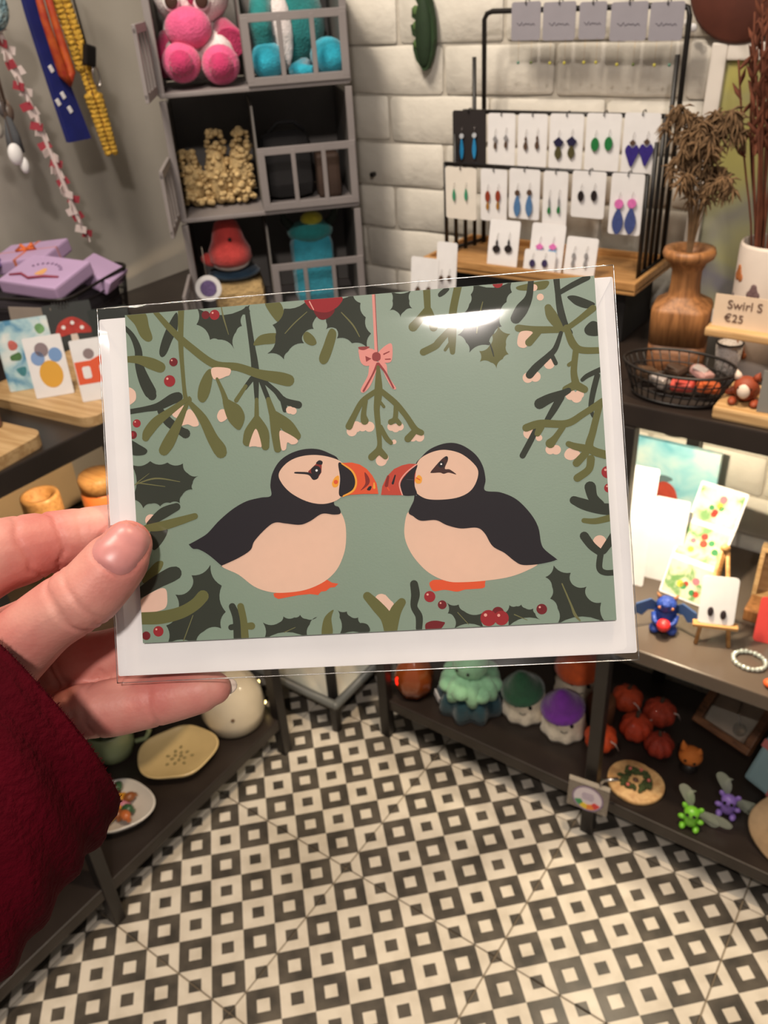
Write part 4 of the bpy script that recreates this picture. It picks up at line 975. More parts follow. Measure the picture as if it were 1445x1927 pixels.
for z, w_ in zip(CZ, ('top crate of the grey stack, holding the pink plush and teal plush', 'middle crate of the grey stack, holding cream braids and a black pouch', 'lowest grey crate of the stack, holding the coral bird plush')):
    c = thing('display_crate', w_, 'crate', (CRX, CRY, z), (0, 0, A45), 'stacked grey crates in the corner')
    G().box((0, .112, .004), (.33, .225, .008), None, .002).build('floor_panel', GREYP, c)
    G().box((0, .222, .105), (.32, .006, .19), None, .001).build('back_panel', GREYD, c)
    G().box((-.162, .112, .100), (.006, .215, .18), None, .001).build('side_panel', GREYD, c)
    G().box((.162, .112, .100), (.006, .215, .18), None, .001).build('side_panel', GREYD, c)
    G().box((-.012, .118, .098), (.004, .20, .17), None, .001).build('divider', GREYD, c)
    for x in (-.161, .161): G().box((x, .006, .1035), (.012, .012, .2), None, .001).build('post', GREYP, c)
    f = fence(.178, .108).build('front_grille', GREYP, c, (-.013, -.002, .008))
    f = fence(.140, .108).build('door_flap', GREYP, c, (-.168, -.004, .008), (0, 0, math.radians(-93)))


def eyes(par, pts, r):
    for p in pts:
        G().ell(p, r).build('eye', EYE, par)


PINK = plush('pink', (226, 90, 140)); PINKD = plush('deep_pink', (196, 50, 104)); WPL = plush('white', (240, 228, 226)); TEAL = plush('teal', (30, 128, 128)); AQUA = plush('aqua', (40, 176, 204)); CORAL = plush('coral', (204, 66, 62))
t = thing('plush_toy', 'pink and white plush toy with big eyes sitting in the top crate', 'plush toy', inc(-.09, .10, CZ[0] + .008), (0, 0, A45))
G().ell((-.005, .02, .075), (.052, .048, .070)).build('body', WPL, t)
G().ell((.002, .01, .142), (.066, .056, .056)).build('head', WPL, t)
G().ell((-.010, -.048, .092), (.040, .030, .033)).build('snout', PINK, t)
G().ell((.002, -.044, .162), (.012, .014, .036)).build('blaze', PINKD, t)
for x, z, m in ((-.032, .134, 1), (.018, .132, 1)):
    e = G().ell((x, -.046, z), (.015, .006, .017)).build('eye', mk('eye_white', (236, 230, 228), 0.2), t)
    G().ell((x + .001, -.0515, z - .001), (.011, .004, .012)).build('pupil', mk('brown_iris', (70, 48, 40), .2), e); G().ell((x + .004, -.055, z + .005), (.003, .002, .004)).build('glint', mk('eye_white', (236, 230, 228), .2), e)
for x, z in ((-.030, .042), (.036, .034)):
    lg = G().tube([(x * .5, .0, .058), (x * .9, -.03, .05), (x, -.052, z)], [.034, .032, .026], 14).build('leg', WPL, t)
    G().ell((x, -.062, z), (.033, .026, .032)).build('paw', PINK, lg); G().lathe((x, -.089, z), [(.020, 0), (.021, .003), (.0, .004)], 18, (math.pi / 2, 0, 0)).build('pad', PINKD, lg)
G().tube([(-.045, .0, .08), (-.062, -.02, .045), (-.060, -.03, .030)], [.018, .022, .024], 12).build('arm', PINKD, t)
G().tube([(.045, .0, .09), (.058, -.02, .07), (.056, -.035, .064)], [.018, .024, .026], 12).build('arm', PINKD, t)

t = thing('plush_toy', 'teal plush toy with aqua feet behind the top crate grille', 'plush toy', inc(.075, .10, CZ[0] + .008), (0, 0, A45))
G().ell((0, .04, .085), (.070, .055, .082)).build('body', TEAL, t); G().ell((-.015, -.014, .075), (.020, .012, .062)).build('belly', WPL, t)
G().ell((.005, .03, .19), (.055, .05, .05)).build('head', TEAL, t)
G().tube([(-.04, .01, .15), (-.052, -.03, .10), (-.05, -.04, .055)], [.018, .02, .018], 12).build('arm', TEAL, t)
for x in (-.046, .062): G().ell((x, -.04, .033), (.030, .04, .031), (0, 0, .4 if x > 0 else -.4)).build('foot', AQUA, t)
G().tube([(.02, -.03, .02), (.0, -.06, .016), (.03, -.075, .015)], [.014, .013, .008], 10).build('tail', AQUA, t)

CREAMY = mk('cream_cord', (216, 186, 132), 0.85, bump=('voronoi', 260, .8, .002), var=(70, 0.35))
t = thing('braided_garland', 'bundle of cream knotted braids in the middle crate', 'garland', inc(-.085, .10, CZ[1] + .008), (0, 0, A45))
for q, (bx, lean, hh) in enumerate(((-.044, -.012, .092), (-.008, .010, .125), (.032, .018, .122))):
    g = G()
    for k in range(130):
        u = rnd.random() ** 1.3; a = rnd.uniform(0, 6.28); r = .030 * (1 - .55 * u) * rnd.uniform(.75, 1.0); q2 = rnd.uniform(.0045, .0075)
        g.ell((bx + lean * u + r * math.cos(a), -.01 + r * math.sin(a), .008 + hh * u), (q2, q2, q2 * .8), None, 7, 5)
    g.ell((bx + lean * .4, -.01, hh * .45), (.021, .021, hh * .44), None, 10, 8); g.build('braid', CREAMY, t)
t = thing('pouch', 'black rounded pouch behind the middle crate grille', 'pouch', inc(.065, .10, CZ[1] + .008), (0, 0, A45))
G().box((-.02, 0, .06), (.10, .07, .12), None, .03).build('pouch_body', mk('black_fabric', (22, 20, 22), 0.85, bump=('noise', 200, .3, .002)), t)
G().tube([(-.05, 0, .118), (-.03, 0, .135), (.0, 0, .135), (.02, 0, .118)], .004, 8).build('handle', mk('black_fabric', (22, 20, 22)), t)
tag(G().box((0, 0, .04), (.045, .06, .08), None, .008).build('small_box', mk('dark_brown_card', (62, 44, 34), .7), None, inc(.12, .09, CZ[1] + .008), (0, 0, A45)), 'small dark brown box beside the black pouch in the crate', 'box')

tag(G().box((0, 0, .032), (.10, .11, .064), None, .018).build('straw_cushion', mk('straw', (190, 160, 110), 0.9, bump=('voronoi', 150, .8, .003)), None, inc(-.08, .10, CZ[2] + .008), (0, 0, A45)), 'straw-coloured cushion under the coral bird in the lowest crate', 'cushion')
tag(G().ell((0, 0, .0), (.052, .045, .014)).build('knitted_ball', plush('denim', (44, 72, 96)), None, inc(-.085, .09, CZ[2] + .086), (0, 0, A45)), 'flattened dark blue plush squeezed under the coral bird', 'plush toy')
t = thing('plush_bird', 'round coral bird plush with white belly in the lowest crate', 'plush bird', inc(-.088, .065, CZ[2] + .098), (0, 0, A45))
G().ell((0, 0, .016), (.038, .032, .018)).build('belly', WPL, t)
G().lathe((0, 0, .012), [(.034, 0), (.043, .010), (.041, .028), (.032, .046), (.028, .062), (.022, .078), (.010, .087), (0, .088)], 22).build('body', CORAL, t)
G().ell((-.040, -.006, .024), (.018, .010, .013), (0, .4, 0)).build('wing', CORAL, t)
eyes(t, [(.004, -.0305, .064)], .0038)
t = thing('round_tag', 'round white tag with purple centre hanging on the crate stack', 'tag', inc(-.135, -.05, 1.004), (0, 0, A45))
G().prism(circ(.024, 28), .002, UP).build('tag_disc', WHITE, t); G().prism(circ(.0145, 24), .0008, UP, (0, -.002, 0)).build('purple_centre', mk('purple_print', (120, 100, 150), .6, var=(300, .4)), t)
G().prism(circ(.0155, 24) + circ(.0149, 24)[::-1], .0005, UP, (0, -.002, 0)).build('ring_print', mk('purple_print2', (90, 70, 120), .6), t)
G().cyl((0, .001, .023), (.0, .001, .075), .0006, .0006, 6).build('string', mk('thread', (150, 140, 130), .9), t)
t = thing('plush_figure', 'turquoise plush figure with yellow tuft in the lowest crate', 'plush toy', inc(.075, .09, CZ[2] + .008), (0, 0, A45))
G().box((0, 0, .07), (.085, .06, .14), None, .022).build('body', plush('turquoise', (46, 148, 170)), t); G().ell((.0, .0, .142), (.046, .036, .024)).build('shoulders', TEAL, t)
G().ell((.004, -.01, .168), (.022, .018, .014)).build('tuft', plush('yellow', (206, 196, 60)), t)
for s in (-1, 1): G().tube([(s * .035, 0, .15), (s * .05, -.005, .17), (s * .052, -.008, .186)], [.010, .008, .004], 10).build('horn', mk('dark_felt', (40, 46, 40), .9), t)

# green leaf ornament hanging on the brick wall
t = thing('leaf_ornament', 'dark green jagged leaf ornament hanging on the white brick wall', 'ornament', (-0.945, 1.474, 1.325))
out = [(0, .0), (-.016, .018), (-.021, .034), (-.022, .046), (-.008, .050), (-.022, .058), (-.025, .074), (-.009, .078), (-.022, .086), (-.021, .100), (-.006, .102), (-.014, .114), (-.007, .128), (0, .132), (.010, .126), (.017, .110), (.023, .08), (.024, .05), (.018, .025), (.008, .004)]
G().prism([(x, y) for x, y in out], .012, UP, (0, .004, 0)).build('leaf_blade', mk('dark_leaf_felt', (40, 66, 34), .8, var=(40, .4)), t)
G().ell((.002, -.007, .06), (.017, .012, .055)).build('leaf_relief', mk('dark_leaf_felt2', (34, 56, 30), .8, var=(40, .3)), t)
for z in (.052, .080, .104): G().ell((-.013, -.008, z - .008), (.007, .004, .008)).build('pale_lobe', mk('mid_leaf_felt', (84, 112, 62), .8), t)
G().cyl((0, .004, .13), (0, .006, .175), .0007, .0007, 6).build('string', mk('thread', (150, 140, 130)), t)
tag(G().cyl((0, 0, 0), (0, -.014, 0), .0045, .0045, 12).build('wall_hook', ROD, None, (-1.088, 1.4935, 1.135)), 'small black screw hook in the brick wall beside the crates', 'hook')

# ================================================================== EARRING DISPLAY ON THE RIGHT RACK
tag(G().box((0, 0, .045), (.34, .13, .09), None, .003).build('riser_box', mk('matt_black_box', (24, 21, 20), .7), None, (-.640, 1.370, .94)), 'matt black box lifting the earring tray off the shelf', 'box')
t = thing('wooden_tray', 'pine tray carrying the black earring stand', 'tray', (-.640, 1.360, 1.03))
G().box((0, 0, .005), (.39, .17, .010), None, .002).build('tray_board', PINE, t)
for (c, d) in (((0, -.081, .012), (.39, .008, .016)), ((0, .081, .012), (.39, .008, .016)), ((-.191, 0, .012), (.008, .154, .016)), ((.191, 0, .012), (.008, .154, .016))): G().box(c, d, None, .002).build('rim', PINE, t)
t = thing('earring_stand', 'black wire stand with stepped bars full of earring cards', 'display stand', (0, 0, 1.0405))
def bar(n, pts, r=.0036): G().tube([(x, y, z - 1.0405) for x, y, z in pts], r, 10).build(n, ROD, t)
bar('tall_frame', [(-.80, 1.432, 1.0405), (-.80, 1.432, 1.405), (-.795, 1.432, 1.413), (-.785, 1.432, 1.416), (-.475, 1.432, 1.414), (-.462, 1.432, 1.41), (-.459, 1.432, 1.40), (-.459, 1.432, 1.0405)], .0042)
for y, zt, zb in ((1.407, 1.352, None), (1.382, 1.275, 1.272), (1.357, 1.24, None), (1.332, 1.198, 1.196)):
    xl, xr = -.80 - (1.432 - y) * .20, -.462
    for x in (xl, xr): bar('post', [(x, y, 1.0405), (x, y, zt)])
    if zb: bar('crossbar', [(xl, y, zb), (xr, y, zb)])
bar('base_bar', [(-.80, 1.432, 1.046), (-.826, 1.332, 1.046)]); bar('base_bar', [(-.459, 1.432, 1.046), (-.462, 1.332, 1.046)])


def em(c): return mk('enamel_%d_%d_%d' % c, c, .3, var=(200, .2))


GREYC = card_stock('grey', (150, 146, 154)); BLKC = card_stock('black', (38, 32, 32)); CRMC = card_stock('speckled', (236, 228, 216))
NV, OLV, GRN, PUR, RED, BLU, GRY, BLKE, PNK, TEA, SKY, BRN = (40, 38, 70), (86, 80, 50), (40, 124, 66), (58, 44, 130), (150, 62, 40), (86, 128, 176), (150, 148, 150), (40, 32, 32), (230, 120, 190), (50, 150, 110), (44, 140, 196), (92, 70, 56)
# (style, card material, pieces [(colour, shape, w, h)] from top to bottom, label)
SPEC = [('text', GREYC, None, 'grey lettered jewellery card on the top bar, leftmost of five'), ('text', GREYC, None, 'grey lettered jewellery card on the top bar, second from left'),
        ('text', GREYC, None, 'grey lettered jewellery card on the top bar, middle of five'), ('text', GREYC, None, 'grey lettered jewellery card on the top bar, second from right'), ('text', GREYC, None, 'grey lettered jewellery card on the top bar, rightmost of five'),
        ('ear', BLKC, [((200, 204, 210), 'o', .008, .008), (SKY, 'd', .008, .034)], 'black card with long sky blue earrings'),
        ('ear', WHITE, [(GRY, 's', .008, .010), (BRN, 'd', .006, .012)], 'white card with small grey bead earrings beside the black card'),
        ('ear', WHITE, [(BRN, 's', .004, .008), (BRN, 'd', .008, .014)], 'white card with little brown teardrop earrings, middle bar'),
        ('ear', WHITE, [(NV, 's', .018, .014), (OLV, 'd', .013, .020)], 'white card with navy and olive tulip earrings'),
        ('ear', WHITE, [(GRN, 'o', .013, .020)], 'white card with round green earrings, middle bar'),
        ('ear', WHITE, [(BRN, 's', .010, .008), (PUR, 'h', .022, .032)], 'white card with large purple heart-shaped leaf earrings'),
        ('ear', CRMC, [(TEA, 'd', .006, .020)], 'speckled cream card with slim green earrings below the black card'),
        ('ear', WHITE, [(RED, 'o', .009, .018), ((170, 120, 50), 'd', .006, .014)], 'white card with red and amber dangling earrings'),
        ('ear', WHITE, [(BRN, 'o', .009, .009), (BLU, 'd', .013, .034)], 'white card with pale blue and grey leaf earrings'),
        ('ear', WHITE, [(GRY, 's', .003, .016), (GRN, 'd', .006, .012)], 'narrow white card with tiny green drop earrings, lower bar'),
        ('ear', WHITE, [(BLKE, 'o', .010, .016)], 'white card with dark round drop earrings, lower bar'),
        ('ear', WHITE, [(PNK, 'o', .014, .014), ((70, 84, 140), 'd', .019, .040)], 'white card with pink discs and long blue petal earrings')]


def shape2d(k, w, h):
    if k == 'o': return circ(w / 2, 16, 0, 0, h / 2)
    if k == 's': return [(-w / 2, 0), (0, h / 2), (w / 2, 0), (w * .25, -h / 2), (-w * .25, -h / 2)]
    if k == 'd': return spline([(0, h / 2), (w * .42, h * .1), (w * .4, -h * .25), (0, -h / 2), (-w * .4, -h * .25), (-w * .42, h * .1)], 4)
    return spline([(0, h * .36), (w * .3, h * .5), (w * .5, h * .25), (w * .3, -h * .12), (0, -h / 2), (-w * .3, -h * .12), (-w * .5, h * .25), (-w * .3, h * .5)], 4)


def earrings(t, w, h, pieces, zc=.60, hook=True):
    for s in (-1, 1):
        x = s * w * .19; z = h * zc + (s * .001)
        e = G().tube([(x, -.0022, z + .008), (x + .0015, -.004, z + .0105), (x, -.0046, z + .005), (x, -.0046, z)], .0004, 5).build('earring', SILVER, t)
        for c, k, pw, ph in pieces:
            G().prism(shape2d(k, pw, ph), .0018, UP, (x, -.0034, z - ph / 2)).build('drop', em(c), e); z -= ph * .96


def jcard(label, x, y, zb, zt, w, mat, style, pieces, group, tilt=0.0, hang=True, name='earring_card'):
    h = zt - zb
    t = thing(name, label, 'earring card', (x, y, zb), (tilt, 0, rnd.uniform(-.03, .03)), group)
    G().prism(rrect(w * .97, h, .004, 3, 0, h / 2), .0008, UP).build('backing_card', mat, t)
    if hang: G().tube([(0, -.001, h - .004), (0, -.004, h - .002), (.001, -.003, h + .003), (.002, .004, h + .0035), (.002, .007, h)], .0009, 6).build('hook', ROD, t)
    if style == 'text':
        p = [(-w * .30 + w * .6 * k / 14, h * .42 + .0016 * math.sin(k * 2.1) + (.002 if k in (0, 4, 8) else 0)) for k in range(15)]
        G().tube([(a, -.0013, b) for a, b in p], .0005, 5).build('lettering', mk('grey_ink', (96, 90, 100), .7), t)
        for s in (-1, 1):
            G().cyl((s * w * .22, -.001, .002), (s * w * .22, -.0015, -.030), .0002, .0002, 4).build('chain', GOLD, t)
            G().ell((s * w * .22, -.0015, -.032), .0026, None, 8, 6).build('bead', em(((96, 110, 50), (200, 190, 70), (90, 140, 120))[rnd.randrange(3)]), t)
    else: earrings(t, w, h, pieces)
    return t


for k, ((x, y, zb, zt, w), (style, m, pc, lab)) in enumerate(zip(EARS, SPEC)):
    jcard(lab, x, y, zb, zt, w, m, style, pc, 'cards on the earring stand')
for lab, x, y, zb, h, w, pc in (('white card with black tassel earrings propped on the tray', -.690, 1.298, 1.042, .076, .058, [(BLKE, 's', .004, .010), (BLKE, 'o', .014, .012)]),
                                ('white card with pink and blue heart earrings propped on the tray', -.612, 1.302, 1.042, .076, .062, [(PNK, 's', .014, .010), ((120, 170, 210), 'h', .014, .014)]),
                                ('low white card with dark studs in front of the pink heart card', -.618, 1.292, 1.042, .036, .058, [((60, 50, 90), 'o', .010, .012)]),
                                ('white card with grey drop earrings at the right of the tray', -.552, 1.304, 1.042, .060, .056, [(GRY, 'o', .006, .010), (GRY, 'd', .006, .014)])):
    jcard(lab, x, y, zb, zb + h, w, WHITE, 'ear', pc, None, -.18, False)
for lab, x, y, h, w, pc in (('tall white card with a grey charm standing left of the tray', -.825, 1.262, .140, .042, [(BRN, 'o', .008, .010)]),
                            ('white card with brown earrings in front of the tall white card', -.845, 1.222, .122, .058, [(BRN, 'o', .010, .016)])):
    jcard(lab, x + .04, y, .94, .94 + h, w, WHITE, 'ear', pc, None, -.12, False)

# ================================================================== RIGHT RACK, TOP SHELF
t = thing('wooden_vase', 'turned wooden vase with flared lip and block body on the black shelf', 'vase', (-.362, 1.250, .94))
sq = lambda r, z, p: 1.0 if z > .111 else 1 / (abs(math.cos(p)) ** 5 + abs(math.sin(p)) ** 5) ** .2
G().lathe((0, 0, 0), [(.040, 0), (.041, .002), (.041, .046)], 40, (0, 0, .2), sq).build('vase_foot', DWOOD, t)
G().lathe((0, 0, 0), [(.0415, .046), (.042, .094), (.040, .099), (.024, .112), (.0225, .116), (.021, .130), (.021, .148), (.026, .160), (.035, .167), (.037, .173), (.035, .180), (.026, .180), (.016, .168), (.014, .12)], 40, (0, 0, .2), sq).build('vase_body', OAK, t)
STRAW = mk('dried_straw', (124, 96, 66), .9, var=(80, .35)); RUST = mk('rust_dried_stem', (120, 66, 44), .9, var=(60, .35))
t = thing('dried_grass', 'drooping dried grass plumes in the turned wooden vase', 'dried grass', (-.362, 1.250, 1.05))
for k in range(18):
    a = rnd.uniform(0, 6.28); ln = rnd.uniform(.10, .22); sp = rnd.uniform(.012, .036)
    dx, dy = sp * math.cos(a) + .001, sp * math.sin(a) * .6
    pts = [(0, 0, 0), (dx * .12, dy * .1, .07), (dx * .35, dy * .35, .07 + ln * .35), (dx * .8, dy * .8, .07 + ln * .78), (dx * 1.3, dy * 1.3, .07 + ln * .85), (dx * 1.7, dy * 1.6, .07 + ln * .72)]
    P_ = spline(pts, 6, False); s_ = G().tube(P_, [.0013 - .0009 * i / len(P_) for i in range(len(P_))], 5).build('stem', STRAW, t)
    g = G()
    for i in range(len(P_) // 2, len(P_)):
        for q in range(5):
            o = Vector(P_[i]); d = Vector((rnd.uniform(-1, 1), rnd.uniform(-1, 1), rnd.uniform(-1.3, .3))).normalized()
            g.tube([o, o + d * .009, o + d * .017 + Vector((0, 0, -.004))], [.0006, .0018, .0003], 4, caps=False)
    g.build('plume', STRAW, s_)
t = thing('picture_frame', 'white framed abstract green and grey print leaning on the brick wall', 'picture frame', (-.262, 1.455, .942), (-.07, 0, 0))
FRM = mk('white_frame', (226, 218, 208), .5, var=(20, .05))
for (c, d) in (((-.16, 0, .21), (.024, .02, .42)), ((.16, 0, .21), (.024, .02, .42)), ((0, 0, .408), (.296, .02, .024)), ((0, 0, .012), (.296, .02, .024))): G().box(c, d, None, .003).build('frame_bar', FRM, t)


def paint(name, c1, c2, c3, sc):
    m = bpy.data.materials.new(name); m.use_nodes = True; N = m.node_tree.nodes; L = m.node_tree.links; p = N['Principled BSDF']; p.inputs['Roughness'].default_value = .55
    tc = N.new('ShaderNodeTexCoord'); n = N.new('ShaderNodeTexNoise'); n.inputs['Scale'].default_value = sc; n.inputs['Detail'].default_value = 3; n.inputs['Distortion'].default_value = .4
    L.new(tc.outputs['Object'], n.inputs['Vector']); r = N.new('ShaderNodeValToRGB'); L.new(n.outputs[0], r.inputs[0])
    r.color_ramp.elements[0].position = .36; r.color_ramp.elements[0].color = lin(c1); r.color_ramp.elements[1].position = .66; r.color_ramp.elements[1].color = lin(c3)
    e = r.color_ramp.elements.new(.5); e.color = lin(c2); L.new(r.outputs[0], p.inputs['Base Color'])
    return m


G().box((0, .002, .21), (.30, .006, .40)).build('print_sheet', paint('abstract_green_print', (120, 116, 124), (150, 148, 120), (176, 168, 92), 6), t)
t = thing('ceramic_vase', 'white cylindrical vase with small rust prints beside the wooden vase', 'vase', (-.258, 1.290, .94))
G().lathe((0, 0, 0), [(.040, 0), (.043, .004), (.045, .10), (.045, .185), (.043, .190), (.040, .188), (.040, .02)], 36).build('vase_body', mk('white_stoneware', (216, 204, 194), .45, var=(30, .06)), t)
for a, z, c, s in ((-2.45, .150, (176, 108, 62), 1.0), (-2.62, .112, (96, 88, 92), .6), (-2.1, .058, (150, 88, 54), 1.0), (-1.75, .130, (110, 88, 90), .9), (-1.8, .04, (150, 88, 54), .8)):
    g = G()
    for q, (du, dz, r) in enumerate(((0, 0, .007), (-.005, -.006, .006), (.005, -.006, .006), (0, .006, .005))):
        aa = a + du * s / .045; g.ell((.0448 * math.cos(aa), .0448 * math.sin(aa), z + dz * s), (.0012, r * s, r * s * 1.1), (0, 0, aa), 10, 8)
    g.build('printed_motif', mk('motif_%d' % c[0], c, .6), t)
t = thing('dried_stems', 'tall bunch of rust brown dried stems in the white vase', 'dried flowers', (-.258, 1.290, .97))
for k in range(84):
    a = rnd.uniform(0, 6.28); r = rnd.random() ** .5; h = rnd.uniform(.36, .52)
    p0 = Vector((.022 * r * math.cos(a), .022 * r * math.sin(a), 0)); p1 = Vector((.030 * r * math.cos(a), .030 * r * math.sin(a), .15)); p2 = Vector((.085 * r * math.cos(a), .07 * r * math.sin(a), h))
    s_ = G().tube(spline([p0, p1, p1.lerp(p2, .5) + Vector((rnd.uniform(-.006, .006), 0, 0)), p2], 4, False), .0014, 5).build('stem', RUST, t)
    g = G()
    for q in range(7):
        o = p1.lerp(p2, .50 + .075 * q); d = Vector((rnd.uniform(-1, 1), rnd.uniform(-1, 1), 1.2)).normalized()
        g.tube([o, o + d * .012, o + d * .026], [.0014, .0036, .0005], 4, caps=False)
    g.build('seed_head', RUST, s_)
t = thing('wall_plaque', 'round dark red-brown wooden disc hanging high on the brick wall', 'wall decoration', (-.398, 1.482, 1.437))
G().lathe((0, 0, 0), [(.074, 0), (.078, .003), (.078, .010), (.072, .014), (.0, .016)], 40, (math.pi / 2, 0, 0)).build('disc', mk('redbrown_wood', (96, 48, 34), .6, var=(20, .3)), t)
for x, z in ((-.075, -.048), (-.066, -.055)): G().ell((x, -.012, z), (.006, .004, .006)).build('white_flower', WHITE, t)
# wire basket of small packets
t = thing('wire_basket', 'oval black wire basket of small wrapped trinkets on the shelf edge', 'basket', (-.325, 1.142, .94))
def oval(rx, ry, z, n=36): return [(rx * math.cos(2 * math.pi * i / n), ry * math.sin(2 * math.pi * i / n), z) for i in range(n)]
G().tube(oval(.078, .050, .050), .0022, 8, True).build('rim', ROD, t); G().tube(oval(.062, .038, .004), .0022, 8, True).build('base_ring', ROD, t)
for z, f in ((.018, .25), (.034, .6)): G().tube(oval(.062 + .016 * f, .038 + .012 * f, z), .0011, 6, True).build('wire', ROD, t)
for k in range(34):
    a = 2 * math.pi * k / 34; G().cyl((.062 * math.cos(a), .038 * math.sin(a), .004), (.078 * math.cos(a + .12), .050 * math.sin(a + .12), .050), .0010, .0010, 5).build('wire', ROD, t)
G().prism(circ(.061, 30, 0, 0, .037), .003, None, (0, 0, .002)).build('liner', mk('dark_liner', (40, 32, 28), .8), t)
FOIL = mk('foil_packet', (176, 168, 166), .25, .3, bump=('noise', 90, .6, .004))
for k, (x, y, z, c, lab) in enumerate(((-.045, .004, .022, (86, 66, 50), 'brown paper packet in the wire basket, leftmost'), (-.018, -.014, .020, (120, 112, 108), 'striped grey packet at the front of the wire basket'), (.012, -.012, .020, (200, 80, 70), 'red and grey wrapped trinket in the wire basket'),
                                        (.030, .012, .032, (190, 150, 146), 'pink shiny packet lying on top of the wire basket'), (.045, -.004, .020, (196, 96, 52), 'orange trinket at the right of the wire basket'), (-.008, .018, .026, (70, 54, 44), 'dark brown packet at the back of the wire basket'))):
    t2 = thing('wrapped_packet', lab, 'packet', (-.325 + x, 1.142 + y, .945), (0, 0, rnd.uniform(-.6, .6)), 'trinkets in the wire basket')
    G().box((0, 0, z), (.032, .022, .014), (rnd.uniform(-.3, .3), rnd.uniform(-.3, .3), 0), .006).build('packet', mk('packet_%d' % k, c, .35, var=(60, .3)), t2)
    G().box((0, -.004, z + .006), (.02, .012, .006), (.2, .2, .3), .002).build('foil_seal', FOIL if k in (1, 3) else mk('packet_%d' % k, c), t2)
tag(G().box((0, 0, .009), (.22, .10, .018), None, .004).build('wooden_board', BAMBOO, None, (-.150, 1.145, .94)), 'pale wooden board at the right end of the top shelf', 'board')
t = thing('fox_figurine', 'small rust fox figurine with white muzzle on the pale board', 'figurine', (-.228, 1.128, .958), (0, 0, .1))
FOX = mk('rust_clay', (150, 66, 36), .6, var=(60, .25)); FW = mk('fox_white', (226, 206, 190), .6)
G().ell((0, .008, .014), (.017, .020, .014)).build('body', FOX, t); h_o = G().ell((0, -.008, .026), (.016, .014, .014)).build('head', FOX, t)
G().ell((-.001, -.018, .023), (.0085, .007, .0105)).build('muzzle', FW, h_o)
for s in (-1, 1): G().lathe((s * .011, -.006, .036), [(.006, 0), (.004, .006), (0, .012)], 10, (0, s * .3, 0)).build('ear', FW if s < 0 else FOX, h_o); G().ell((s * .008, -.021, .028), .0012).build('eye', EYE, h_o)
for s in (-1, 1): G().ell((s * .014, -.012, .005), (.006, .010, .005)).build('paw', FOX, t)
G().tube([(.0, .024, .008), (-.016, .022, .006), (-.026, .010, .006)], [.006, .007, .003], 8).build('tail', FOX, t)
tag(G().box((0, 0, .028), (.052, .002, .056), (-.15, 0, .1), .0008).build('grey_card', card_stock('slate', (120, 118, 114)), None, (-.181, 1.112, .9575)), 'plain grey card standing beside the fox figurine', 'card')
t = thing('price_sign', 'cream price sign for 25 euro in a wooden holder', 'sign', (-.250, 1.195, .922))
G().box((.05, .02, .061), (.014, .014, .086), None, .002).build('post', BAMBOO, t); G().box((.005, 0, .105), (.125, .03, .012), None, .003).build('holder', BAMBOO, t)
G().box((.005, 0, .132), (.115, .0012, .048)).build('sign_card', card_stock('cream', (222, 200, 176)), t)
INK = mk('brown_ink', (92, 62, 48), .7)
for s_, z, sz, xx in (('Swirl S', .143, .017, -.012), ('€25', .124, .016, -.024)):
    o = link('lettering', text_mesh(s_, sz), t, (xx, -.0012, z), (math.pi / 2, 0, 0)); o.data.materials.append(INK)
t = thing('woven_cup', 'tiny white woven cup between the wooden vase and white vase', 'cup', (-.282, 1.232, .94))
G().lathe((0, 0, 0), [(.013, 0), (.017, .030), (.019, .058), (.0175, .058), (.012, .006)], 22).build('cup_body', mk('white_weave', (196, 188, 182), .7, bump=('voronoi', 300, .9, .002)), t)
G().tube([(.0185 * math.cos(a * .3), .0185 * math.sin(a * .3), .058) for a in range(21)], .0014, 6, True).build('rim', ROD, t)

# ================================================================== RIGHT RACK, MIDDLE SHELF
MZ = 0.50
t = thing('shelf_light', 'small black puck light under the top shelf above the white cards', 'lamp', (-.318, 1.150, .905))
G().lathe((0, 0, -.022), [(.022, 0), (.024, .003), (.024, .022)], 24).build('housing', BLACK, t)
G().lathe((0, 0, -.0228), [(0, 0), (.019, 0), (.019, .001)], 24).build('lens', mk('lamp_lens', (255, 226, 180), .4, emit=12), t)
l_ = lamp('shelf_light_bulb', 'SPOT', (-.318, 1.150, .880), (-.335, 1.260, .5), 15, (1.0, .84, .60), .012, 130, .5)
t = thing('canvas_picture', 'pale blue painting with a red bird leaning on the bricks', 'picture', (-.395, 1.426, MZ), (-.06, 0, 0))
G().box((0, 0, .105), (.170, .014, .21), None, .002).build('canvas', paint('sky_watercolour', (96, 176, 196), (150, 206, 216), (206, 226, 222), 13), t)
b_o = G().prism(spline([(-.030, .030), (-.024, .052), (-.006, .066), (.014, .058), (.026, .032), (.034, .010), (.004, .004), (-.014, .012)], 4), .0015, UP, (-.004, -.0072, .066)).build('painted_bird', mk('bird_red_paint', (186, 72, 54), .6, var=(50, .3)), t)
G().prism(spline([(-.036, .030), (-.034, .060), (-.014, .078), (.008, .074), (-.010, .060)], 4), .001, UP, (-.002, -.0074, .066)).build('painted_wing', mk('bird_grey_paint', (96, 120, 124), .6), b_o)
for nm, lab, x, y, w, h, tl in (('white_card', 'tall blank white card standing in the lamp light by the rack post', -.405, 1.262, .066, .235, -.10), ('white_card', 'shorter white card standing beside the tall one in the lamp light', -.352, 1.300, .060, .165, -.14)):
    t = thing(nm, lab, 'card', (x, y, MZ), (tl, 0, .1)); G().prism(rrect(w, h, .004, 3, 0, h / 2), .0015, UP).build('card_sheet', WHITE, t)
    G().prism([(-.012, 0), (.012, 0), (.003, h * .6), (-.003, h * .6)], .001, (Matrix.Rotation(-.35, 3, 'X') @ UP), (0, .028, 0)).build('strut', WHITE, t)
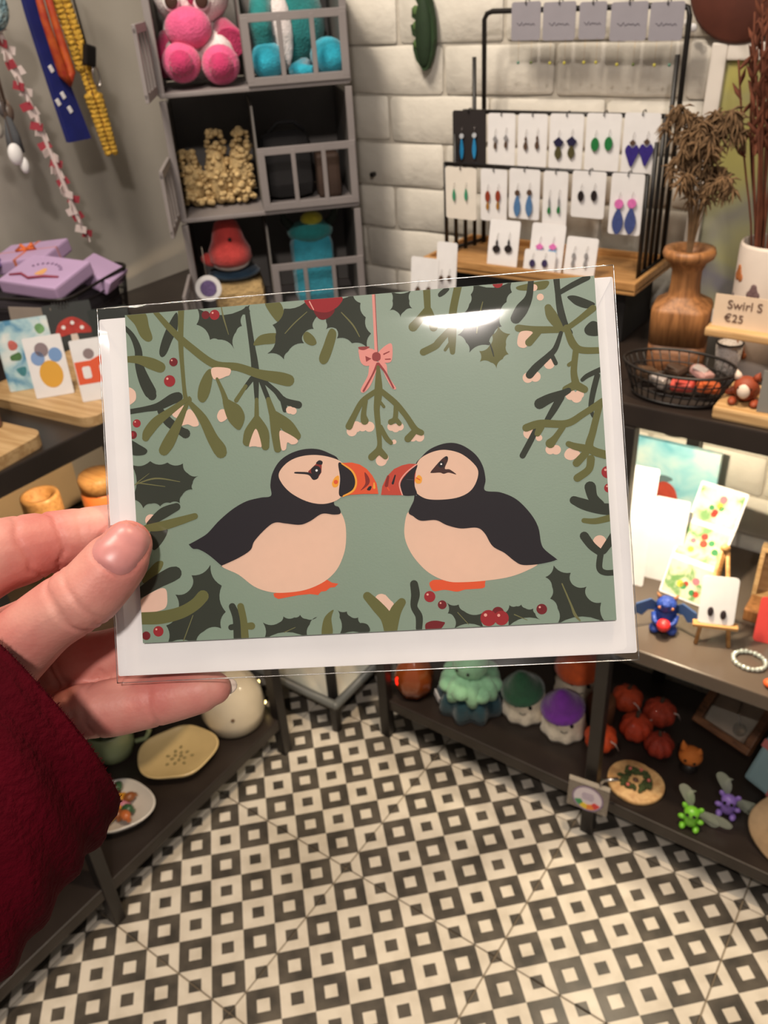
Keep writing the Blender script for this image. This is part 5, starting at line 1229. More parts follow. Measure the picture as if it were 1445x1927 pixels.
t = thing('concertina_book', 'leaning concertina strip of three painted garden panels', 'card', (-.300, 1.262, MZ), (0, 0, -.12))
GARD = [paint('garden_%d' % k, (116, 160, 96), (224, 222, 190), c, 34) for k, c in enumerate(((176, 196, 206), (226, 214, 120), (236, 232, 214)))]
prev = Vector((0, 0, .001)); L_ = .072
for k, ang in enumerate((62, 42, 58)):
    a = math.radians(ang); d = Vector((0, math.cos(a), math.sin(a))); nrm_ = Vector((0, -math.sin(a), math.cos(a)))
    M_ = Matrix((Vector((1, 0, 0)), d, nrm_)).transposed()
    pn = G().prism(rrect(.086, L_, .003, 2, 0, L_ / 2), .0012, M_, prev).build('panel', WHITE, t)
    G().prism(rrect(.078, L_ * .86, .002, 2, 0, L_ * .48), .0003, M_, prev + nrm_ * .0012).build('painting', GARD[k], pn)
    for q in range(6):
        c = ((196, 62, 50), (60, 140, 80), (228, 206, 70), (220, 120, 130), (70, 150, 90), (196, 74, 50))[q]
        G().prism(circ(rnd.uniform(.004, .007), 10, rnd.uniform(-.030, .030), L_ * rnd.uniform(.15, .7)), .0002, M_, prev + nrm_ * .0016).build('painted_flower', mk('flower_%d' % q, c, .7), pn)
    prev = prev + d * L_
t = thing('mini_easel', 'miniature wooden easel with a white card of two dark studs', 'easel', (-.222, 1.180, MZ), (0, 0, .35))
for x0, x1 in ((-.026, -.004), (.026, .004)): G().tube([(x0, -.012, 0), (x1, .030, .165)], .0034, 8).build('leg', PINE, t)
G().tube([(0, .075, 0), (0, .030, .160)], .0034, 8).build('leg', PINE, t)
G().box((0, -.008, .040), (.070, .014, .006), None, .001).build('ledge', PINE, t); G().ell((0, .030, .168), (.008, .006, .006)).build('top_peg', PINE, t)
t2 = thing('earring_card', 'white card with two dark oval studs resting on the miniature easel', 'earring card', (-.2195, 1.1715, MZ + .0435), (-.24, 0, .35))
G().prism(rrect(.056, .084, .006, 3, 0, .042), .0009, UP).build('backing_card', WHITE, t2)
for s in (-1, 1): G().ell((s * .010, -.0022, .020 + s * -.002), (.0048, .0022, .0085)).build('stud', em((52, 42, 44)), t2)
# blue dragon
t = thing('dragon_figurine', 'blue winged dragon figurine hugging a red ball on the glossy shelf', 'figurine', (-.300, 1.168, MZ), (0, 0, .25))
DB = mk('blue_clay', (36, 66, 150), .5, bump=('voronoi', 260, .6, .002), var=(90, .3))
G().ell((0, .004, .026), (.020, .018, .024)).build('body', DB, t); hd = G().ell((0, -.002, .056), (.017, .016, .014)).build('head', DB, t)
G().ell((0, -.012, .062), (.009, .008, .007)).build('snout', DB, hd)
for s in (-1, 1):
    G().lathe((s * .012, .004, .064), [(.004, 0), (.0025, .006), (0, .012)], 8, (0, s * .5, 0)).build('horn', mk('horn_tan', (176, 120, 80), .5), hd); G().ell((s * .010, -.014, .056), (.003, .002, .003)).build('eye', mk('eye_amber', (190, 120, 60), .3), hd)
    M_ = Matrix.Rotation(s * -.5, 3, 'Z') @ UP
    G().prism([(s * x, z) for x, z in ((0, 0), (.014, .012), (.040, .006), (.050, -.022), (.038, -.014), (.028, -.020), (.018, -.010), (.006, -.012))], .003, M_, (s * .014, .012, .046)).build('wing', mk('wing_blue', (56, 84, 130), .5), t)
    G().ell((s * .014, -.008, .008), (.009, .012, .008)).build('foot', DB, t); G().tube([(s * .018, -.002, .034), (s * .016, -.014, .028), (s * .008, -.020, .024)], [.005, .005, .004], 8).build('arm', DB, t)
G().ell((0, -.022, .026), .0115).build('red_ball', mk('red_clay', (206, 44, 44), .45, bump=('voronoi', 300, .6, .001)), t)
t = thing('bead_bracelet', 'clear and silver bead bracelet lying on the glossy shelf', 'bracelet', (-.155, 1.158, MZ))
GB = mk('crystal_bead', (206, 214, 206), .06, coat=1.0, metal=.55)
for k in range(22):
    a = 2 * math.pi * k / 22; G().ell((.025 * math.cos(a), .021 * math.sin(a), .0045), .0043 if k % 3 else .0036, None, 10, 7).build('bead', GB, t)
t = thing('wooden_box_frame', 'small open wooden box frame standing at the right of the middle shelf', 'box', (-.150, 1.345, MZ), (-.25, 0, .1))
for (c, d) in (((0, 0, .004), (.10, .035, .008)), ((0, 0, .092), (.10, .035, .008)), ((-.046, 0, .048), (.008, .035, .08)), ((.046, 0, .048), (.008, .035, .08))): G().box(c, d, None, .0015).build('side', BAMBOO, t)
G().box((0, .015, .048), (.09, .004, .088)).build('back_panel', BAMBOO, t); G().ell((.012, -.002, .036), (.020, .012, .016)).build('keepsake', OAK, t)
tag(G().box((0, 0, .012), (.11, .05, .024), None, .003).build('wooden_block', OAK, None, (-.140, 1.285, MZ)), 'low reddish wooden block in front of the wooden box frame', 'block')
t = thing('red_card', 'red bordered card leaning on a small block, middle shelf', 'card', (-.130, 1.222, MZ), (-.35, 0, .15))
G().prism(rrect(.072, .078, .006, 3, 0, .039), .002, UP).build('card_sheet', card_stock('red', (206, 66, 60)), t); G().prism(rrect(.040, .048, .003, 3, .006, .040), .0004, UP, (0, -.002, 0)).build('white_panel', WHITE, t)
tag(G().ell((0, 0, .007), (.012, .010, .007)).build('orange_trinket', mk('orange_clay', (210, 86, 36), .5), None, (-.112, 1.118, MZ)), 'small orange trinket beside the bead bracelet', 'trinket')

# ================================================================== RIGHT RACK, BOTTOM SHELF
BZ = 0.110
t = thing('amber_lantern', 'amber glass gourd lantern at the left end of the lowest shelf', 'lantern', (-.815, 1.150, BZ))
rib = lambda r, z, p: 1 + .04 * math.cos(8 * p)
G().lathe((0, 0, 0), [(.018, 0), (.034, .008), (.043, .03), (.044, .055), (.034, .082), (.018, .095), (.012, .105), (0, .106)], 40, None, rib).build('glass_body', mk('amber_glass', (132, 62, 22), .15, coat=.6, spec=.6), t)
G().ell((-.020, -.036, .050), (.004, .003, .012)).build('red_glow', mk('red_led', (255, 30, 16), .4, emit=3), t); G().cyl((0, 0, .10), (.006, 0, .118), .005, .003, 8).build('stem', BRN and mk('dark_stem', (60, 44, 30), .8), t)


def ruffle(r, z0, z1, lobes, amp, ph=0.0, seg=72):
    return [(r * .80, z1), (r * .95, z1 - (z1 - z0) * .3), (r, z0 + (z1 - z0) * .3), (r * .97, z0), (r * .75, z0 + .001)], (lambda rr, z, p: 1 + amp * math.cos(lobes * p + ph) * (1 if rr > r * .7 else .5))


t = thing('octopus_plush', 'mint and dark teal ruffled plush on the lowest shelf', 'plush toy', (-.690, 1.185, BZ))
MINT = plush('mint', (150, 204, 164)); DTEAL = plush('dark_teal', (16, 58, 70))
p_, w_ = ruffle(.070, .002, .052, 9, .10); G().lathe((0, 0, 0), p_[::-1] + [(.02, .058), (0, .058)], 72, None, w_).build('lower_skirt', DTEAL, t)
p_, w_ = ruffle(.058, .046, .092, 7, .16, .5); G().lathe((0, 0, 0), p_[::-1] + [(.02, .098), (0, .098)], 72, None, w_).build('upper_skirt', MINT, t)
for k in range(7): a = k * .9 + .3; G().ell((.050 * math.cos(a), .050 * math.sin(a), .066 + .008 * (k % 2)), (.020, .020, .016)).build('tentacle', MINT, t)
G().ell((0, 0, .122), (.040, .038, .044)).build('head', MINT, t); eyes(t, [(-.012, -.036, .118), (.014, -.036, .117)], .0035)
G().box((-.062, -.040, .022), (.026, .002, .020), (0, .3, -.6), .0005).build('paper_tag', WHITE, t)


def ghost(lab, x, y, hat, hcol, s=1.0, rz=0.0):
    t = thing('ghost_plush', lab, 'plush toy', (x, y, BZ), (0, 0, rz), 'ghost plushes on the lowest shelf')
    wv = lambda r, z, p: 1 + (.05 * math.cos(9 * p) if z < .02 * s else 0)
    G().lathe((0, 0, 0), [(.030 * s, .002), (.046 * s, 0), (.049 * s, .010 * s), (.046 * s, .026 * s), (.043 * s, .050 * s), (.034 * s, .075 * s), (.018 * s, .090 * s), (0, .094 * s)], 54, None, wv).build('body', plush('bone', (236, 222, 198)), t)
    eyes(t, [(-.014 * s, -.041 * s, .052 * s), (.016 * s, -.041 * s, .050 * s)], .0042 * s)
    G().tube([(-.006 * s, -.046 * s, .037 * s), (.001 * s, -.0475 * s, .034 * s), (.008 * s, -.046 * s, .037 * s)], .0009, 6).build('smile', EYE, t)
    if hat:
        hb = G().lathe((-.004, -.006 * s, .066 * s), [(.044 * s, 0), (.047 * s, .004), (.038 * s, .010 * s), (.030 * s, .024 * s), (.018 * s, .046 * s), (.006 * s, .060 * s), (0, .062 * s)], 32, (.22, -.1, 0)).build('hat', plush(hat, hcol), t)
    return t


ghost('cream ghost plush wearing a dark green hat', -.580, 1.225, 'forest', (34, 82, 54), 1.0, .35)
ghost('cream ghost plush wearing a fluffy purple hat', -.487, 1.222, 'violet', (112, 40, 150), .98, .40)
ghost('pale ghost plush with an orange topknot, behind the purple hat', -.505, 1.345, 'tangerine', (226, 96, 40), 1.15, .35)
tag(G().lathe((0, 0, 0), [(.026, 0), (.030, .004), (.030, .060), (.026, .066), (0, .066)], 24).build('brown_jar', mk('brown_felt', (92, 52, 26), .8), None, (-.432, 1.282, BZ)), 'brown felt cylinder behind the rack post among the plushes', 'jar')


def pumpkin(lab, x, y, r, col, rz):
    t = thing('pumpkin', lab, 'pumpkin', (x, y, BZ), (0, 0, rz), 'orange crochet pumpkins on the lowest shelf')
    lob = lambda th, p: 1 - .11 * abs(math.cos(4 * p)) ** 2.5
    G().ell((0, 0, r * .86), (r, r, r * .86), None, 64, 14, lob).build('body', mk('orange_yarn_%d' % col[0], col, .75, coat=.35, bump=('voronoi', 260, .8, .002), var=(80, .3)), t)
    G().cyl((0, 0, r * 1.6), (r * .15, 0, r * 2.05), r * .14, r * .10, 8).build('stem', mk('dark_stem', (60, 44, 30), .8), t)
    G().tube([(r * .3, -r * .6, r * 1.35), (r * .75, -r * .75, r * 1.1), (r * 1.0, -r * .7, r * .5)], r * .035, 5).build('ribbon', mk('clear_ribbon', (210, 190, 180), .2), t)
    return t


pumpkin('orange pumpkin at the back left of the pumpkin pile', -.398, 1.345, .034, (190, 66, 24), .2); pumpkin('dark orange pumpkin at the back right of the pumpkin pile', -.326, 1.340, .035, (168, 52, 22), .9)
pumpkin('orange pumpkin in the middle of the pumpkin pile', -.352, 1.276, .034, (196, 62, 24), 1.7); pumpkin('dark orange pumpkin at the front right of the pumpkin pile', -.297, 1.258, .030, (160, 46, 20), 2.4)
pumpkin('bright orange pumpkin half behind the black rack post', -.402, 1.212, .034, (226, 78, 22), .5)
# shadow-box frame, cat, wreath, fairies, gift
t = thing('shadow_box', 'brown wooden shadow box with a wire sculpture, leaning at the back', 'picture frame', (-.205, 1.365, BZ), (-.75, 0, -.32))
for (c, d) in (((0, 0, .008), (.13, .024, .016)), ((0, 0, .122), (.13, .024, .016)), ((-.057, 0, .065), (.016, .024, .098)), ((.057, 0, .065), (.016, .024, .098))): G().box(c, d, None, .002).build('frame_bar', DWOOD, t)
G().box((0, .010, .065), (.10, .003, .10)).build('backing', mk('shadow_backing', (172, 150, 130), .6, var=(14, .3)), t); G().box((0, -.004, .065), (.10, .0015, .10)).build('pane', clear_mat('frame_glass', (.97, .97, .97), 1.0, .03, .01), t)
G().tube([(.0, .0, .085), (.006, .0, .060), (.022, .0, .042)], .0012, 6).build('wire', SILVER, t); G().lathe((.024, .004, .036), [(.014, 0), (.014, .003), (0, .004)], 20, (math.pi / 2, 0, 0)).build('bronze_disc', mk('bronze', (110, 84, 56), .4, .6), t)
G().lathe((-.012, .004, .098), [(.015, 0), (.015, .003), (0, .004)], 20, (math.pi / 2, 0, 0)).build('stone_disc', mk('stone_disc', (120, 104, 88), .6), t)
G().prism(circ(.014, 20), .001, UP, (.056, -.012, .118)).build('teal_sticker', mk('teal_sticker', (48, 140, 150), .5), t); G().prism(circ(.013, 20), .001, UP, (-.040, -.012, .124)).build('tan_sticker', mk('tan_sticker', (176, 120, 70), .5), t)
G().tube([(-.020, -.006, .135), (-.010, -.012, .128), (.004, -.012, .126), (.016, -.014, .116)], .0016, 6).build('curled_ribbon', mk('rose_ribbon', (220, 180, 160), .2), t)
t = thing('cat_figurine', 'little orange cat head on a dark stand beside the shadow box', 'figurine', (-.234, 1.255, BZ), (0, 0, .2))
OR_ = mk('orange_felt', (206, 116, 44), .8, bump=('voronoi', 260, .7, .001))
G().lathe((0, 0, 0), [(.016, 0), (.018, .003), (.014, .010), (.012, .016)], 20).build('base', BLACK, t); G().ell((0, 0, .034), (.023, .020, .021)).build('head', OR_, t)
for s, h in ((-1, .026), (1, .014)): G().lathe((s * .013, 0, .046), [(.009, 0), (.006, h * .5), (0, h)], 10, (0, s * .2, 0)).build('ear', OR_, t)
eyes(t, [(-.008, -.018, .036), (.009, -.018, .033)], .003)
t = thing('wood_slice', 'pale wood slice decorated with a small green wreath', 'ornament', (-.307, 1.160, BZ), (0, 0, -.2))
G().lathe((0, 0, 0), [(.046, 0), (.048, .002), (.048, .009), (.046, .011), (0, .011)], 40, None, lambda r, z, p: 1 + .02 * math.sin(3 * p) + .15 * abs(math.cos(p))).build('slice', mk('pale_slice', (222, 182, 126), .6, wood=(14, (196, 150, 98), (6, 6, 6))), t)
wr = G()
for k in range(60): a = rnd.uniform(0, 6.28); r = .022 + rnd.uniform(-.006, .006); wr.ell((r * 1.1 * math.cos(a), r * math.sin(a), .015 + rnd.uniform(-.003, .003)), (.0068, .0044, .0036), (0, 0, rnd.uniform(0, 3)), 7, 5)
o = wr.build('wreath', mk('moss', (66, 78, 38), .9, var=(150, .4)), t); o['kind'] = 'stuff'
for a in (.5, 1.7, 2.6, 4.6): G().ell((.024 * math.cos(a), .024 * math.sin(a), .019), .0036).build('berry', mk('rose_bead', (200, 100, 90), .4), t)
G().ell((0, 0, .013), (.006, .005, .004)).build('bead', mk('brown_bead', (90, 60, 40), .5), t)


def fairy(lab, x, y, col, rz):
    t = thing('fairy_figurine', lab, 'figurine', (x, y, BZ), (0, 0, rz), 'winged creatures on the lowest shelf')
    m = mk('clay_%d_%d' % (col[0], col[1]), col, .4, coat=.2)
    G().ell((0, 0, .022), (.013, .012, .018)).build('body', m, t); hd = G().ell((0, -.004, .044), (.014, .012, .012)).build('head', m, t)
    for s in (-1, 1):
        G().ell((s * .012, -.006, .006), (.006, .009, .006)).build('foot', m, t); G().ell((s * .016, -.004, .026), (.007, .005, .005)).build('arm', m, t)
        G().ell((s * .014, 0, .052), (.005, .004, .007), (0, s * .5, 0)).build('ear', m, hd); G().ell((s * .006, -.015, .046), (.0034, .002, .004)).build('eye', EYE, hd)
    W_ = mk('iridescent_wing', (200, 208, 188), .2, alpha=.38, coat=.5)
    for s, a1, ln in ((-1, 1.15, .062), (1, -.15, .070)):
        for q in (0, 1):
            a = a1 + (-.35 if s > 0 else .3) * q; L2 = ln * (1 - .25 * q)
            out = [(L2 * u * math.cos(a) - v * math.sin(a), L2 * u * math.sin(a) + v * math.cos(a)) for u, v in spline([(0, 0), (.35, .010), (.75, .013), (1, .004), (.9, -.009), (.4, -.008)], 4)]
            G().prism([(s * abs(px_) if s < 0 else px_, py_) for px_, py_ in out], .0006, UP, (0, .012 + .003 * q, .034)).build('wing', W_, t)
    return t


fairy('lime green winged creature with clear wings on the lowest shelf', -.188, 1.120, (116, 190, 50), .1); fairy('lilac winged creature with clear wings beside the gift box', -.140, 1.182, (140, 110, 190), .1)
t = thing('gift_box', 'pale blue gift box tied with pink ribbon at the right of the lowest shelf', 'gift box', (-.085, 1.270, BZ), (-.55, 0, -.42))
G().box((0, 0, .075), (.105, .030, .15), None, .008).build('box', mk('pale_blue_card', (150, 182, 188), .6, var=(20, .08)), t)
RB = mk('pink_ribbon', (206, 120, 116), .4); G().box((0, 0, .082), (.1065, .0315, .016)).build('ribbon', RB, t); G().box((.006, 0, .075), (.012, .0317, .1505)).build('ribbon', RB, t)
for s in (-1, 1): G().tube([(.006, -.018, .082), (.006 + s * .014, -.026, .092), (.006 + s * .022, -.022, .082), (.006, -.018, .080)], .003, 8).build('bow_loop', mk('rust_bow', (170, 70, 54), .5), t); G().tube([(.006, -.018, .08), (.006 + s * .012, -.022, .062), (.006 + s * .018, -.018, .046)], .002, 6).build('bow_tail', mk('rust_bow', (170, 70, 54)), t)
t = thing('wood_slice', 'round bark-edged wood slice with a red motif at the right frame edge', 'ornament', (-.045, 1.128, BZ), (-.5, 0, -.3))
G().lathe((0, 0, .062), [(.058, 0), (.062, .002), (.062, .010), (.058, .012), (0, .012)], 40, (math.pi / 2, 0, 0), lambda r, z, p: 1 + .03 * math.sin(4 * p)).build('slice', mk('grey_slice', (186, 156, 120), .7, var=(24, .3)), t)
G().ell((-.012, -.014, .098), (.010, .004, .012)).build('red_motif', mk('red_clay', (206, 44, 44)), t); G().ell((.012, -.013, .065), (.022, .003, .026)).build('cream_motif', mk('cream_glaze', (226, 212, 186)), t)
# shelf talker clipped to the front edge
t = thing('shelf_label', 'clear shelf label with a round rainbow logo clipped by the rack post', 'label', (-.366, 1.068, .135), (-.1, 0, .12))
G().prism(rrect(.078, .074, .002, 2), .001, UP).build('plastic_plate', mk('frosted_plastic', (150, 140, 128), .15, alpha=.55), t); G().box((0, -.0012, .031), (.078, .001, .010)).build('top_strip', mk('pale_strip', (196, 186, 170), .3), t)
lg = G().prism(circ(.027, 30), .0006, UP, (0, -.0012, -.008)).build('logo_disc', mk('logo_white', (206, 196, 204), .5), t)
G().prism(circ(.030, 30) + [circ(.030, 30)[0]] + [circ(.027, 30)[0]] + circ(.027, 30)[::-1], .0006, UP, (0, -.0012, -.008)).build('logo_ring', mk('logo_mauve', (130, 112, 140), .5), lg)
for k, c in enumerate(((60, 140, 90), (220, 190, 60), (222, 130, 50), (200, 60, 56))):
    a0 = math.radians(200 + 35 * k); a1 = a0 + math.radians(35)
    G().prism([(.026 * math.cos(a0), .026 * math.sin(a0)), (.026 * math.cos((a0 + a1) / 2), .026 * math.sin((a0 + a1) / 2)), (.026 * math.cos(a1), .026 * math.sin(a1)), (.014 * math.cos(a1), .014 * math.sin(a1)), (.014 * math.cos(a0), .014 * math.sin(a0))], .0004, UP, (0, -.0018, -.008)).build('rainbow_segment', mk('rainbow_%d' % k, c, .5), lg)
for k in range(4): G().box((0, -.0020, .004 - .0045 * k), (.026 - .004 * abs(k - 1.5), .0004, .0012)).build('text_line', mk('logo_mauve', (130, 112, 140)), lg)
G().tube([(.020, -.001, .036), (.024, -.003, .052), (.050, .004, .060)], .0035, 8).build('metal_clip', SILVER, t)

# ================================================================== LEFT RACK, TOP SHELF
TZ = 0.940; F45 = math.radians(52)
def board(lab, c, w, d, h, rz):
    t = thing('serving_board', lab, 'board', c, (0, 0, rz)); G().prism(rrect(w, d, .022, 6), h, None).build('board', BAMBOO, t); return t
board('pale bamboo serving board with rounded corner under the small cards', (-1.150, .748, TZ), .25, .215, .015, .10)
board('pale bamboo board at the left frame edge under the brown notebook', (-1.158, .490, TZ), .27, .175, .018, .12)


def stand_card(lab, x, y, z, w, h, mat, rz=F45, tilt=-.22, name='small_card'):
    t = thing(name, lab, 'card', (x, y, z), (tilt, 0, rz)); G().prism(rrect(w, h, .002, 2, 0, h / 2), .0012, UP).build('card_sheet', mat, t)
    G().prism([(-w * .2, 0), (w * .2, 0), (.002, h * .6), (-.002, h * .6)], .0008, Matrix.Rotation(-.5, 3, 'X') @ UP, (0, .0015 + h * .26, -.012 * 0)).build('strut', WHITE, t)
    return t


SBZ = TZ + .0152
t = stand_card('blue and white watercolour card at the left of the bamboo board', -1.190, .690, SBZ, .080, .108, paint('blue_watercolour', (80, 140, 176), (170, 204, 212), (226, 230, 226), 28))
for x, z, c in ((-.02, .07, (206, 110, 100)), (-.018, .052, (80, 120, 70)), (-.015, .030, (70, 140, 150)), (.026, .090, (120, 170, 110))): G().prism(spline([(x + rnd.uniform(.005, .011) * math.cos(q), z + rnd.uniform(.005, .010) * math.sin(q)) for q in (0, .9, 1.8, 2.7, 3.6, 4.5, 5.4)], 4), .0003, UP, (0, -.0012, 0)).build('painted_patch', mk('patch_%d' % c[0], c, .7, var=(80, .3)), t)
t = stand_card('white card with a yellow and blue bird print on the bamboo board', -1.135, .685, SBZ, .056, .092, WHITE)
G().prism(circ(.017, 20, .002, .034, .021), .0003, UP, (0, -.0012, 0)).build('yellow_body', mk('print_yellow', (222, 166, 62), .6), t)
for x, z, c in ((-.012, .060, (130, 160, 206)), (.014, .062, (120, 156, 204)), (-.004, .072, (140, 124, 128))): G().prism(circ(.010, 14, x, z, .011), .0003, UP, (0, -.0012, 0)).build('blue_wing', mk('print_b%d' % c[0], c, .6), t)
t = stand_card('white card with an orange two-window print on the bamboo board', -1.058, .712, SBZ, .056, .092, WHITE)
OP = mk('print_orange', (226, 92, 54), .6); G().prism([(-.027, .026), (.027, .026), (.027, .060), (.012, .066), (-.004, .060), (-.027, .060)], .0003, UP, (0, -.0012, 0)).build('orange_shape', OP, t)
for x in (-.012, .013): G().prism(rrect(.012, .018, .003, 3, x, .043), .0003, UP, (0, -.0016, 0)).build('window_gap', WHITE, t)
G().prism(circ(.008, 14, -.004, .070, .008), .0003, UP, (0, -.0010, 0)).build('grey_cap', mk('print_grey', (140, 124, 124), .6), t)
t = stand_card('dark card with a red spotted mushroom behind the bamboo board cards', -1.275, .832, TZ, .080, .094, card_stock('charcoal', (52, 56, 56)))
G().prism(spline([(-.026, .040), (-.018, .062), (.006, .070), (.026, .056), (.034, .040), (.004, .042)], 4), .0003, UP, (0, -.0012, 0)).build('mushroom_cap', mk('print_red', (190, 60, 52), .6, var=(120, .3)), t)
G().prism([(-.004, .016), (.010, .016), (.008, .041), (-.003, .041)], .0003, UP, (0, -.0012, 0)).build('mushroom_stalk', mk('print_offwhite', (214, 200, 190), .6), t)
for x, z in ((-.012, .054), (.004, .060), (.018, .050)): G().prism(circ(.0034, 10, x, z), .0003, UP, (0, -.0016, 0)).build('spot', WHITE, t)
t = stand_card('dark green card with a white bird print next to the mushroom card', -1.176, .842, TZ + .0155, .064, .082, card_stock('forest', (36, 44, 42)))
G().prism(circ(.008, 16, .004, .040, .016), .0003, UP, (0, -.0012, 0)).build('white_bird', mk('print_offwhite', (214, 200, 190)), t); G().prism(circ(.012, 16, .007, .032, .016), .0002, UP, (0, -.0010, 0)).build('navy_wing', mk('print_navy', (30, 38, 62), .6), t)
t = thing('notebook', 'brown notebook leaning on the bamboo board at the left frame edge', 'notebook', (-1.120, .560, TZ + .0185), (-.25, 0, F45))
G().box((-.02, 0, .070), (.075, .016, .14), None, .003).build('cover', mk('brown_leather', (132, 92, 74), .5, var=(14, .25)), t)
G().box((-.02, .0005, .1405), (.070, .012, .003)).build('pages', WHITE, t)
for k in range(5): G().ell((-.045 + .012 * k, -.010, .022 + .006 * (k % 2)), (.008, .003, .007)).build('bead_trim', mk('trim_%d' % k, ((150, 130, 140), (70, 84, 80), (170, 110, 90), (120, 120, 130), (60, 70, 60))[k], .4), t)
# basket of lilac boxes
BKX, BKY = -1.440, .895
t = thing('storage_basket', 'black wire basket filled with lilac soap boxes on the left rack', 'basket', (BKX, BKY, TZ), (0, 0, .35))
BW, BD, BH = .25, .20, .10
for z in (.004, .03, .055, .08, BH): G().tube([(x, y, z) for x, y in rrect(BW + z * .2, BD + z * .2, .03, 5)], .0028 if z in (.004, BH) else .0014, 6, True).build('wire_ring', ROD, t)
for k in range(40):
    o = rrect(BW + .001, BD + .001, .03, 9)[k % 40]; o2 = rrect(BW + .02, BD + .02, .03, 9)[k % 40]; G().cyl((o[0], o[1], .004), (o2[0], o2[1], BH), .0012, .0012, 5).build('wire', ROD, t)
G().box((0, 0, .006), (BW - .01, BD - .01, .004)).build('base', ROD, t); G().box((0, 0, .045), (BW - .02, BD - .02, .07), None, .01).build('liner', mk('dark_lining', (40, 34, 40), .9), t)
G().box((.06, -.118, .050), (.085, .002, .075), (-.12, 0, 0), .001).build('grey_label', card_stock('label_grey', (150, 138, 128)), t)
LIL = mk('lilac_card', (196, 166, 206), .55, var=(12, .08)); RBN = mk('rust_ribbon', (206, 120, 96), .5)
for lab, x, y, z, rx, ry, rz, w, d in (('lilac box tied with an orange bow on top of the basket', -.035, .045, .128, .10, -.10, .42, .125, .095), ('lilac box with arched lettering at the front of the basket', .055, -.040, .118, .20, .05, .20, .13, .10), ('lilac box standing low at the right of the basket', .105, .050, .098, .0, .5, .5, .07, .09), ('purple box at the left end of the basket', -.105, -.045, .112, .1, -.5, .3, .09, .10)):
    t = thing('soap_box', lab, 'gift box', (BKX + x * .94 - y * .34, BKY + x * .34 + y * .94, TZ + z), (rx, ry, rz), 'lilac boxes in the basket')
    G().box((0, 0, 0), (w, d, .026), None, .004).build('box', LIL if 'purple' not in lab else mk('purple_card', (110, 90, 140), .4), t)
    if 'bow' in lab:
        G().box((0, 0, 0), (.006, d + .001, .0268)).build('ribbon', RBN, t); G().box((0, 0, 0), (w + .001, .005, .0266)).build('ribbon', mk('rose_band', (206, 150, 160), .5), t)
        for s in (-1, 1): G().tube([(0, 0, .014), (s * .012, .005, .022), (s * .020, -.002, .016), (0, 0, .014)], .0035, 8).build('bow_loop', mk('orange_bow', (222, 110, 50), .6), t)
    if 'lettering' in lab:
        for k in range(9):
            a = math.radians(150 - k * 15); G().box((.036 * math.cos(a), -.006 + .030 * math.sin(a), .0132), (.004, .006, .0006), (0, 0, a - 1.57)).build('arched_letter', mk('violet_ink', (110, 84, 120), .6), t)
        G().prism(spline([(-.008, -.008), (-.004, .010), (0, .014), (.006, .010), (.008, -.006)], 4), .0006, None, (0, -.008, .013)).build('orange_emblem', mk('emblem_orange', (226, 170, 110), .6), t)
        G().tube([(-.052, -.030, .014), (-.030, -.024, .016), (-.006, -.034, .016), (.020, -.022, .016), (.046, -.016, .014)], .0022, 6).build('crimson_twist', mk('crimson_cord', (150, 60, 80), .7), t)
t = thing('canister', 'beige canister at the far left of the left rack', 'canister', (-1.245, .610, TZ)); G().lathe((0, 0, 0), [(.030, 0), (.032, .004), (.032, .16), (.030, .165), (0, .165)], 26).build('can', mk('beige_tin', (190, 176, 140), .5), t); G().lathe((0, 0, .165), [(.033, 0), (.033, .012), (0, .014)], 26).build('lid', mk('beige_lid', (176, 160, 126), .4), t)

# ================================================================== HANGING CORDS ON THE LEFT WALL
t = thing('hanging_rail', 'black rail fixed to the grey wall above the hanging cords', 'rail', (-1.50, .95, 1.555))
G().cyl((0, -.35, 0), (0, .24, 0), .006, .006, 12).build('rail', ROD, t)
for y in (-.33, .22): G().cyl((0, y, 0), (-.114, y, 0), .005, .005, 10).build('bracket', ROD, t); G().lathe((-.118, y, 0), [(.018, 0), (.018, .006), (0, .008)], 16, (0, math.pi / 2, 0)).build('wall_plate', ROD, t)


def hang(name, lab, cat, y, dx=0.0): return thing(name, lab, cat, (-1.50 + dx, y, 1.549))


NAVY = mk('navy_lanyard', (24, 34, 112), .7, var=(30, .25)); ORG = mk('orange_strap', (196, 92, 34), .6, var=(40, .4, (160, 40, 30))); YEL = mk('yellow_crochet', (216, 170, 62), .9, bump=('voronoi', 160, .9, .004), var=(46, .3))
UPX = Matrix(((0, 0, 1), (1, 0, 0), (0, 1, 0)))        # local x -> Y, y -> Z, extrusion -> +X
t = hang('scarf', 'navy blue scarf with white flecks hanging on the left wall', 'scarf', 1.085)
P_ = [(-.035, 0), (.0, 0), (.010, -.12), (.020, -.20), (.042, -.305), (-.008, -.305), (-.020, -.20), (-.030, -.10)]
G().prism(P_, .012, UPX, (-.006, 0, 0)).build('cloth', NAVY, t)
for y, z in ((-.012, -.18), (.000, -.225), (.008, -.250), (-.014, -.235)): G().box((.0066, y, z), (.002, .008, .012), (.4, 0, 0), .001).build('white_fleck', WHITE, t)
t = hang('strap', 'orange and red looped strap hanging over the navy scarf', 'strap', 1.075, .018)
G().tube([(0, -.004, 0), (0, .0, -.10), (0, .012, -.190), (0, .022, -.203), (0, .030, -.190), (0, .020, -.10), (0, .012, 0)], [.006, .007, .009, .009, .009, .007, .006], 10).build('loop', ORG, t)
t = hang('crochet_strap', 'yellow crocheted strap hanging rightmost on the left wall', 'strap', 1.108, .014)
g = G()
